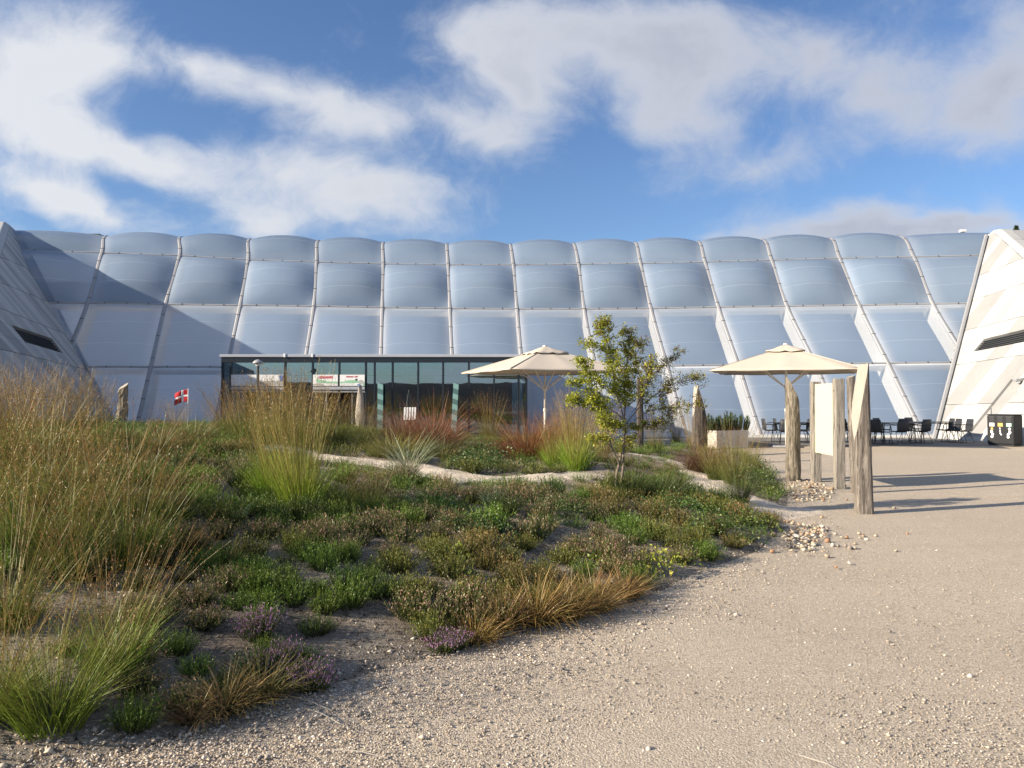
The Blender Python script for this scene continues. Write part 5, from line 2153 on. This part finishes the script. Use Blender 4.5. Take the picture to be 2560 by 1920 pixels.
GREENS = [(.045, .095, .022), (.07, .13, .03), (.095, .16, .04), (.03, .065, .02)]
LIMES = [(.26, .32, .045), (.33, .36, .055), (.20, .27, .05), (.38, .36, .07)]
for px, py, hw, top, cols, size, n, lb, nm in [
    (1212, 1180, 92, 1118, GREENS, .032, 1900, 'dense dark green creeping bush on the far side of the sand path', 'evergreen_bush'),
    (632, 1105, 48, 1062, [(.10, .19, .03), (.15, .24, .05), (.06, .12, .025)], .04, 500, 'fresh green leafy bush at the left end of the sand path', 'evergreen_bush'),
    (255, 1075, 60, 1040, [(.10, .17, .03), (.15, .22, .045)], .045, 420, 'light green leafy bush in the dry grass left of the stout post', 'evergreen_bush'),
    (440, 1185, 75, 1130, [(.05, .11, .025), (.07, .14, .035)], .035, 800, 'dark leafy bush on the slope below the golden grass', 'evergreen_bush'),
    (1800, 1345, 110, 1280, [(.09, .15, .03), (.13, .19, .04), (.06, .11, .03)], .026, 1900, 'wide bright green crowberry mat beside the right bend of the sand path', 'crowberry_mat'),
    (1690, 1290, 110, 1240, [(.07, .13, .03), (.10, .16, .035), (.05, .10, .025)], .026, 1600, 'green crowberry mat between the tree and the sand path', 'crowberry_mat'),
    (1880, 1330, 65, 1285, [(.11, .15, .035), (.15, .18, .04)], .026, 900, 'yellowish crowberry mat at the very tip of the mound', 'crowberry_mat'),
    (1060, 1275, 110, 1235, GREENS, .027, 1500, 'dark green leafy mat below the sand path, left of the small blue green grass', 'crowberry_mat'),
    (1200, 1330, 100, 1290, GREENS, .027, 1300, 'dark green leafy mat in the middle of the mound', 'crowberry_mat'),
    (1390, 1290, 100, 1245, [(.06, .10, .025), (.09, .13, .035)], .025, 1300, 'olive leafy mat left of the tree foot', 'crowberry_mat'),
    (1900, 1235, 62, 1165, [(.05, .08, .025), (.07, .11, .03), (.10, .09, .035)], .03, 1300, 'dark low bush at the right tip of the planting beside the stones', 'evergreen_bush'),
    (1140, 1398, 42, 1362, LIMES, .034, 170, 'bright lime seedling in the pink heather, upper one', 'yellow_seedling'),
    (1178, 1452, 40, 1425, LIMES, .034, 130, 'bright lime seedling on bare soil below the upper one', 'yellow_seedling'),
    (1150, 1502, 40, 1465, LIMES, .034, 130, 'bright lime seedling closest to the gravel in the middle', 'yellow_seedling'),
    (1040, 1470, 34, 1452, LIMES, .03, 80, 'little lime seedling left of the middle ones', 'yellow_seedling'),
    (1485, 1415, 42, 1392, LIMES, .034, 120, 'yellow seedling first from the left on the right edge', 'yellow_seedling'),
    (1645, 1432, 62, 1375, LIMES, .038, 260, 'largest yellow seedling on the right edge of the planting', 'yellow_seedling'),
    (1715, 1408, 45, 1378, LIMES, .036, 140, 'yellow seedling right of the largest one', 'yellow_seedling'),
    (1775, 1395, 40, 1372, LIMES, .036, 100, 'yellow seedling farthest right on the planting edge', 'yellow_seedling'),
]:
    x, y, z = hit(px, py)
    r, h = y * hw / FPX, y * (py - top) / FPX
    o = link(nm, to_mesh(nm, leafy_arrays(n, r, h * (1.15 if nm != 'yellow_seedling' else 1.1), cols, size)), None, (x, y, z - .01))
    tag(o, lb, 'bush' if nm == 'evergreen_bush' else ('ground cover plant' if nm == 'crowberry_mat' else 'seedling'),
        {'evergreen_bush': 'leafy bushes', 'crowberry_mat': 'crowberry mats', 'yellow_seedling': 'lime yellow seedlings'}[nm])


# ---- heather over the mound: the largest as plants of their own, the rest as one mass
def vnoise(x, y, s, seed=0):
    return math.sin(x * s + seed) * math.sin(y * s * 1.13 + 1.7 * seed) * .5 + math.sin(x * s * 2.3 + y * s * 1.1 + seed) * .3 + math.sin(y * s * 2.9 - x * s * .7 + 2 * seed) * .2


LANDMARKS = [
    (1140, 1398, 'upper lime seedling'), (1178, 1452, 'second lime seedling'), (1150, 1502, 'lime seedling closest to the gravel'), (1040, 1470, 'tiny lime seedling'),
    (1485, 1415, 'first yellow seedling on the right edge'), (1645, 1432, 'largest yellow seedling'), (1715, 1408, 'yellow seedling beside the largest'), (1775, 1395, 'rightmost yellow seedling'),
    (752, 1278, 'tall lime grass pair'), (855, 1285, 'small green grass fan'), (1018, 1205, 'blue green lyme grass'), (590, 1315, 'pale green rosette'), (1228, 1275, 'small blue green grass'),
    (1545, 1232, 'young tree foot'), (1645, 1248, 'dark green grass by the tree'), (1800, 1345, 'bright crowberry mat'), (1060, 1275, 'dark leafy mat below the path'), (1200, 1330, 'leafy mat in mid mound'),
    (1390, 1290, 'olive leafy mat'), (285, 1690, 'green grass clump by the bare soil'), (130, 1815, 'nearest tall grass clump'), (320, 1415, 'wide green grass fan'), (560, 1780, 'dry bent tuft'),
    (655, 1745, 'dry olive tuft'), (1190, 1600, 'lowest golden tuft'), (1340, 1555, 'tall golden tuft'), (1485, 1525, 'golden tuft at the turning edge'), (560, 1420, 'straw coloured tuft'), (455, 1385, 'straw tuft beside the bank'),
    (440, 1185, 'dark leafy bush on the slope'), (450, 1300, 'dark green grass on the slope'), (640, 1600, 'upper purple heather'), (785, 1725, 'purple heather by the gravel'), (1105, 1630, 'purple heather under the golden tufts'),
    (1212, 1180, 'dark creeping bush'), (1900, 1235, 'low bush beside the stones'),
]


def plant_heather():
    rn = random.Random(21)
    pts = []
    grid = {}
    tries = 0
    while tries < 26000:
        tries += 1
        t = rn.random()
        y = 3.2 / (1 - t * .855)
        x = rn.uniform(-1, 1) * (y * .74 + .6)
        s = poly_sd(MOUND, x, y)[0]
        if s < .10 or y > 23:
            continue
        z = ground_z(x, y)
        px, py = proj(x, y, z)
        if not path_clear(x, y, .50) or (not path_clear(x, y + .35, .6) and rn.random() < .35):
            continue
        # bare patches
        sp = .168 + .0115 * y
        if 330 < px < 960 and py > 1395:
            sp = .225 if rn.random() < .8 else .18
            if py > 1560 and px > 500:
                sp = .245
        if 815 < px < 1010 and py > 1520:
            continue
        if px < 330 and py > 1450:
            sp = .5
        if s < .35 and px > 1500:
            sp = .34
        if vnoise(x, y, 1.9, 4) > .52:
            sp *= 1.45
        g = (int(x / .6), int(y / .6))
        ok = True
        for i in (-1, 0, 1):
            for j in (-1, 0, 1):
                for (a, c) in grid.get((g[0] + i, g[1] + j), []):
                    if (a - x) ** 2 + (c - y) ** 2 < sp * sp:
                        ok = False
                        break
        if not ok:
            continue
        grid.setdefault(g, []).append((x, y))
        pts.append((x, y, z, px, py))
    items = []
    for (x, y, z, px, py) in pts:
        v = vnoise(x, y, 1.1, 2) + rn.uniform(-.35, .35)
        w = vnoise(x, y, .8, 9) + rn.uniform(-.35, .35)
        if py > 1395 and px < 960:
            k = ('green' if rn.random() < .7 else 'dark') if v < .12 else ('pink' if w > -.1 else 'olive')
        elif py > 1240:
            pinkness = v + .35 * (1 if 600 < px < 1560 else 0) + .25 * (1 if py > 1330 else -.4)
            k = 'pink' if pinkness > .50 else ('rust' if w > .42 else ('olive' if w > .12 else ('green' if w > -.35 else 'dark')))
        else:
            k = 'dark' if v > .25 else ('olive' if w > .25 else ('rust' if w > .0 and v > 0 else ('pink' if v < -.45 else 'green')))
        sc = rn.uniform(.70, 1.2) * (1.0 + .012 * y) * (.72 if not path_clear(x, y + .55, .75) else 1) * (.78 if py > 1400 and px < 960 else 1)
        items.append((x, y, z, px, py, k, sc))
    # the purple flowering ones
    for px, py in ((640, 1600), (655, 1580), (680, 1690), (705, 1665), (785, 1725), (760, 1722), (1105, 1630), (1130, 1622)):
        x, y, z = hit(px, py)
        items.append((x, y, z, px, py, 'purple', .75))
    inview = [it for it in items if -80 < it[3] < 2640 and it[4] < 1990]
    inview.sort(key=lambda it: it[1] / it[6])
    single = inview[:288]
    rest = inview[288:] + [it for it in items if not (-80 < it[3] < 2640 and it[4] < 1990)]
    labs, made = {}, []
    zone = lambda px, py: ('on the bare soil at the lower left' if py > 1395 and px < 960 else 'along the gravel edge' if py > 1440 else
                           'on the right half of the mound slope' if px > 1280 else 'on the left half of the mound slope' if px < 640 else 'in the middle of the mound slope')
    desc = {'green': 'fresh green heather tuft', 'dark': 'dark green heather tuft', 'olive': 'olive heather tuft', 'pink': 'faded pink heather tuft',
            'rust': 'rusty brown heather tuft', 'purple': 'purple blooming heather tuft'}
    marks = [(l_[0], l_[1] - 15, l_[2]) for l_ in LANDMARKS]
    def where(px, py):
        b = min(marks, key=lambda m: (m[0] - px) ** 2 + ((m[1] - py) * 1.6) ** 2)
        dx, dy = px - b[0], (py - b[1]) * 1.6
        far = 'far ' if math.hypot(dx, dy) > 170 else ('just ' if math.hypot(dx, dy) < 75 else '')
        if abs(dx) > abs(dy):
            return far + ('right' if dx > 0 else 'left') + ' of the ' + b[2]
        return far + ('below' if dy > 0 else 'above') + ' the ' + b[2]
    for (x, y, z, px, py, k, sc) in single:
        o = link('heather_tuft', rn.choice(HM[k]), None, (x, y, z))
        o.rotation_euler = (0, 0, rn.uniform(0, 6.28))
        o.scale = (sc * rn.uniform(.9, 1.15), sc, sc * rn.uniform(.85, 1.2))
        lab = ('big ' if sc > 1.06 else 'little ' if sc < .82 else '') + desc[k] + ' ' + where(px, py)
        tag(o, lab, 'heather', lab if labs.setdefault(lab, 0) else 'heather tufts on the mound')
        labs[lab] += 1
        made.append((o, lab))
    for o, lab in made:
        if labs[lab] > 1:
            o['group'] = lab
    parts = []
    for (x, y, z, px, py, k, sc) in rest:
        V, F, C = rn.choice(HLOW[k])
        a = rn.uniform(0, 6.28)
        ca, sa = math.cos(a), math.sin(a)
        s2 = sc * 1.12
        Vn = np.stack([(V[:, 0] * ca - V[:, 1] * sa) * s2 + x, (V[:, 0] * sa + V[:, 1] * ca) * s2 + y, V[:, 2] * sc + z], 1)
        parts.append((Vn, F, C * rn.uniform(.8, 1.2)))
    q = joinm(parts)
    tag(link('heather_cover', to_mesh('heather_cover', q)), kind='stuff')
    print('heather', len(single), len(rest), len(q[1]))


plant_heather()


def litter():
    n = 30000
    t = RNG.uniform(0, 1, n)
    y = 3.1 / (1 - t * .80)
    x = RNG.uniform(-1, 1, n) * (y * .74 + .6)
    s = poly_sd(MOUND, x, y)
    k = (s > -.1)
    x, y = x[k], y[k]
    z = np.maximum(0, mound_h(x, y)) + .003
    n = len(x)
    pal = np.array([(.34, .29, .22), (.44, .38, .30), (.17, .14, .10), (.50, .45, .37), (.10, .085, .065), (.32, .23, .15)])
    col = pal[RNG.integers(0, 6, n)] * RNG.uniform(.75, 1.2, (n, 1))
    pos = np.stack([x, y, z], 1)
    V, F, C = leaves(pos, RNG.uniform(.012, .035, n), col, up=.02, aspect=.4)
    tag(link('leaf_litter', mesh_np('leaf_litter', V, F, M['stone'], colors=C)), kind='stuff')
    # stray dry straws lying at the edge of the gravel
    V2 = []
    for px, py, L, a in ((760, 1775, .30, -.7), (720, 1745, .34, -.6), (1130, 1650, .2, .1), (830, 1880, .28, -.3), (2000, 1895, .25, -.9)):
        x, y, _ = flat_hit(px, py)
        V2.append((x, y, L, a))
    for (x, y, L, a) in V2:
        b = MB()
        b.tube([(0, 0, .012), (L * .5 * math.cos(a), L * .5 * math.sin(a), .022), (L * math.cos(a), L * math.sin(a), .010)], .0025, 5)
        o = b.obj('dry_straw', M['sawn'])
        o.location = (x, y, ground_z(x, y))
        tag(o, 'single dry straw lying on the gravel beside the planting edge', 'straw', 'dry straws on the gravel')


litter()


# ------------------------------------------------------------------ the young tree
def build_tree():
    bx, by, bz = hit(1545, 1232)
    T = thing('young_tree', 'young multi stemmed tree with yellow green and reddish leaves on the mound', 'tree', (bx, by, bz))
    k = by / FPX / 3.6075
    rn = random.Random(5)

    def w(q, dy):
        return Vector(((q[0] - 592) * k, dy, (1558 - q[1]) * k))

    stems = [  # points in the tree's own plane, depth start/end, radius start/end
        ([(588, 1560), (576, 1480), (580, 1400), (606, 1300), (622, 1200)], 0, .03, 17, 13),
        ([(600, 1560), (622, 1460), (640, 1330), (644, 1200), (652, 1080), (664, 1000)], .0, .03, 15, 10),
        ([(606, 1300), (570, 1230), (530, 1150), (505, 1060), (470, 960), (430, 850), (385, 745), (330, 640)], .0, -.3, 11, 3),
        ([(664, 1000), (655, 870), (660, 700), (664, 560), (690, 330), (700, 200), (672, 85)], .03, .08, 9, 2.2),
        ([(655, 870), (690, 700), (740, 520), (790, 330), (830, 190)], .04, .3, 6, 2),
        ([(650, 900), (610, 760), (565, 640), (540, 430), (500, 220), (430, 70), (520, 40)], .03, -.12, 7, 2),
        ([(540, 430), (480, 300), (400, 240), (290, 212)], -.05, -.25, 4, 1.6),
        ([(652, 960), (740, 850), (820, 770), (930, 690), (1040, 610), (1180, 570), (1290, 535), (1392, 545)], .02, .18, 7, 1.5),
        ([(760, 820), (830, 680), (890, 570), (960, 480), (1040, 400), (1130, 330), (1215, 280)], .1, .35, 5, 1.5),
        ([(664, 990), (760, 900), (880, 830), (1000, 800), (1130, 790), (1260, 770), (1385, 770)], .03, .0, 6, 1.5),
        ([(640, 900), (560, 830), (450, 790), (330, 760), (220, 720), (135, 735)], .02, -.2, 6, 1.8),
        ([(560, 700), (470, 620), (400, 560), (300, 480), (250, 400), (330, 400)], -.05, -.35, 4, 1.6),
        ([(400, 560), (300, 570), (200, 570), (140, 585)], -.15, -.35, 3, 1.4),
        ([(530, 1150), (470, 1080), (400, 1070), (335, 1065)], .0, -.25, 5, 1.8),
        ([(664, 1020), (590, 960), (500, 930), (420, 900)], .0, -.4, 4, 1.5),
        ([(664, 1030), (740, 980), (840, 960), (960, 960), (1040, 930)], .03, .35, 4, 1.4),
        ([(660, 800), (720, 740), (800, 640), (850, 480), (860, 390)], .0, -.2, 4, 1.4),
        ([(650, 760), (600, 640), (590, 480), (620, 300)], .0, .25, 4, 1.4),
        ([(1000, 800), (1080, 870), (1050, 960)], .05, .2, 2.5, 1.2),
        ([(930, 690), (1000, 690), (1070, 620), (1040, 570)], .1, .0, 2.5, 1.2),
        ([(644, 1200), (690, 1120), (740, 1050)], .02, .2, 4, 1.5),
        ([(840, 480), (900, 440), (980, 440)], -.1, -.15, 2.5, 1.2),
    ]
    leafp, leafc, leafs = [], [], []
    twig = MB()
    for si, (pts, d0, d1, r0, r1) in enumerate(stems):
        n = len(pts)
        W = [w(q, d0 + (d1 - d0) * i / (n - 1)) for i, q in enumerate(pts)]
        # smooth and wiggle
        P2 = []
        for i in range(n - 1):
            p0, p1, p2, p3 = W[max(i - 1, 0)], W[i], W[i + 1], W[min(i + 2, n - 1)]
            for t in (0, .25, .5, .75):
                v = cat(np.array(p0), np.array(p1), np.array(p2), np.array(p3), t)
                P2.append(Vector(v) + Vector((rn.uniform(-1, 1), rn.uniform(-1, 1), rn.uniform(-1, 1))) * .006 * (si > 1))
        P2.append(W[-1])
        m = len(P2)
        rad = [max(.0022, (r0 + (r1 - r0) * i / (m - 1)) * k * .85) for i in range(m)]
        b = MB()
        b.tube(P2, rad, 8 if si < 4 else 6)
        b.obj('trunk' if si < 2 else 'branch', M['stem'], T, smooth=True)
        if si < 2:
            continue
        # leaves in bunches on short twigs along the outer part
        L = sum((P2[i + 1] - P2[i]).length for i in range(m - 1))
        nb = int(L * 84)
        start = .30 if si in (2, 3, 5, 7, 9, 10) else .12
        if si in (2,):
            start = .5
        for _ in range(nb):
            f = start + (1 - start) * rn.random() ** .85
            i = min(int(f * (m - 1)), m - 2)
            p = P2[i].lerp(P2[i + 1], f * (m - 1) - i)
            sparse = si in (7, 8, 9) and rn.random() < .45
            if sparse:
                continue
            tw = Vector((rn.gauss(0, 1), rn.gauss(0, 1), rn.gauss(.3, .8))).normalized() * rn.uniform(.02, .14)
            e = p + tw
            twig.tube([p, e], [.0022, .0014], 4, cap=False)
            qx, qz = e.x / k + 592, 1558 - e.z / k
            # colour by place: lime left, yellow low, copper at the top right and the far twigs
            cop = min(1, max(0, (qx - 560) / 330)) * .75 + min(1, max(0, (360 - qz) / 330)) * .5
            yel = min(1, max(0, (qz - 780) / 350)) * (1 - .5 * min(1, max(0, (qx - 600) / 200)))
            for _ in range(rn.randint(13, 22)):
                a = rn.random()
                if a < cop * .62:
                    c = rn.choice([(.17, .085, .045), (.24, .12, .055), (.11, .06, .04), (.20, .15, .05)])
                elif a < cop * .62 + yel * .6:
                    c = rn.choice([(.42, .36, .045), (.36, .33, .05), (.45, .30, .045), (.30, .31, .045)])
                else:
                    c = rn.choice([(.33, .36, .030), (.42, .42, .042), (.50, .47, .055), (.25, .29, .030), (.15, .18, .025)])
                leafp.append(e + Vector((rn.gauss(0, .022), rn.gauss(0, .022), rn.gauss(0, .020))))
                leafc.append(c)
                leafs.append(rn.uniform(.021, .040) * (.8 if cop > .7 else 1))
    tag(twig.obj('twigs', M['stem'], T), kind='stuff')
    n = len(leafp)
    cols = np.array(leafc) * RNG.uniform(.85, 1.2, (n, 1))
    V, F, C = leaves(np.array([tuple(p) for p in leafp]), np.array(leafs), cols, up=.1, aspect=.62)
    o = link('crown', mesh_np('crown', V, F, M['leaf'], colors=C), T)
    print('tree leaves', n)


build_tree()


# ------------------------------------------------------------------ pines on the hill behind the right wing
def hill_pine(px, py_top, py_base, dep, label):
    q0, q1 = P(px, py_base, dep), P(px, py_top, dep)
    h = q1[2] - q0[2]
    T = thing('hill_pine', label, 'pine tree', tuple(q0), 0, 'pines on the hill')
    b = MB(); b.tube([(0, 0, -1), (.05, 0, h * .5), (0, .05, h)], [.12, .08, .02], 6); b.obj('trunk', M['stem'], T)
    n = 1400
    t = RNG.uniform(.05, 1, n)
    a = RNG.uniform(0, 6.28, n)
    lay = np.round(t * 9) / 9 + RNG.normal(0, .02, n)
    r = (1 - lay) * h * .24 * RNG.uniform(0, 1, n) ** .6 * (1 + .3 * np.sin(a * 2 + lay * 9)) + .08
    pos = np.stack([r * np.cos(a), r * np.sin(a), lay * h - r * .15], 1)
    V, F, C = leaves(pos, RNG.uniform(.10, .2, n), jit((.035, .06, .025), n, .3), up=.4, aspect=.3)
    link('crown', mesh_np('crown', V, F, M['plant'], colors=C), T)


hill_pine(2541, 566, 602, 70, 'small dark pine sticking up behind the right wing ridge')
hill_pine(2552, 584, 612, 68, 'lower dark pine right of the taller one behind the right wing')
hill_pine(2572, 575, 625, 70, 'dark pine on the hill just outside the right wing ridge')
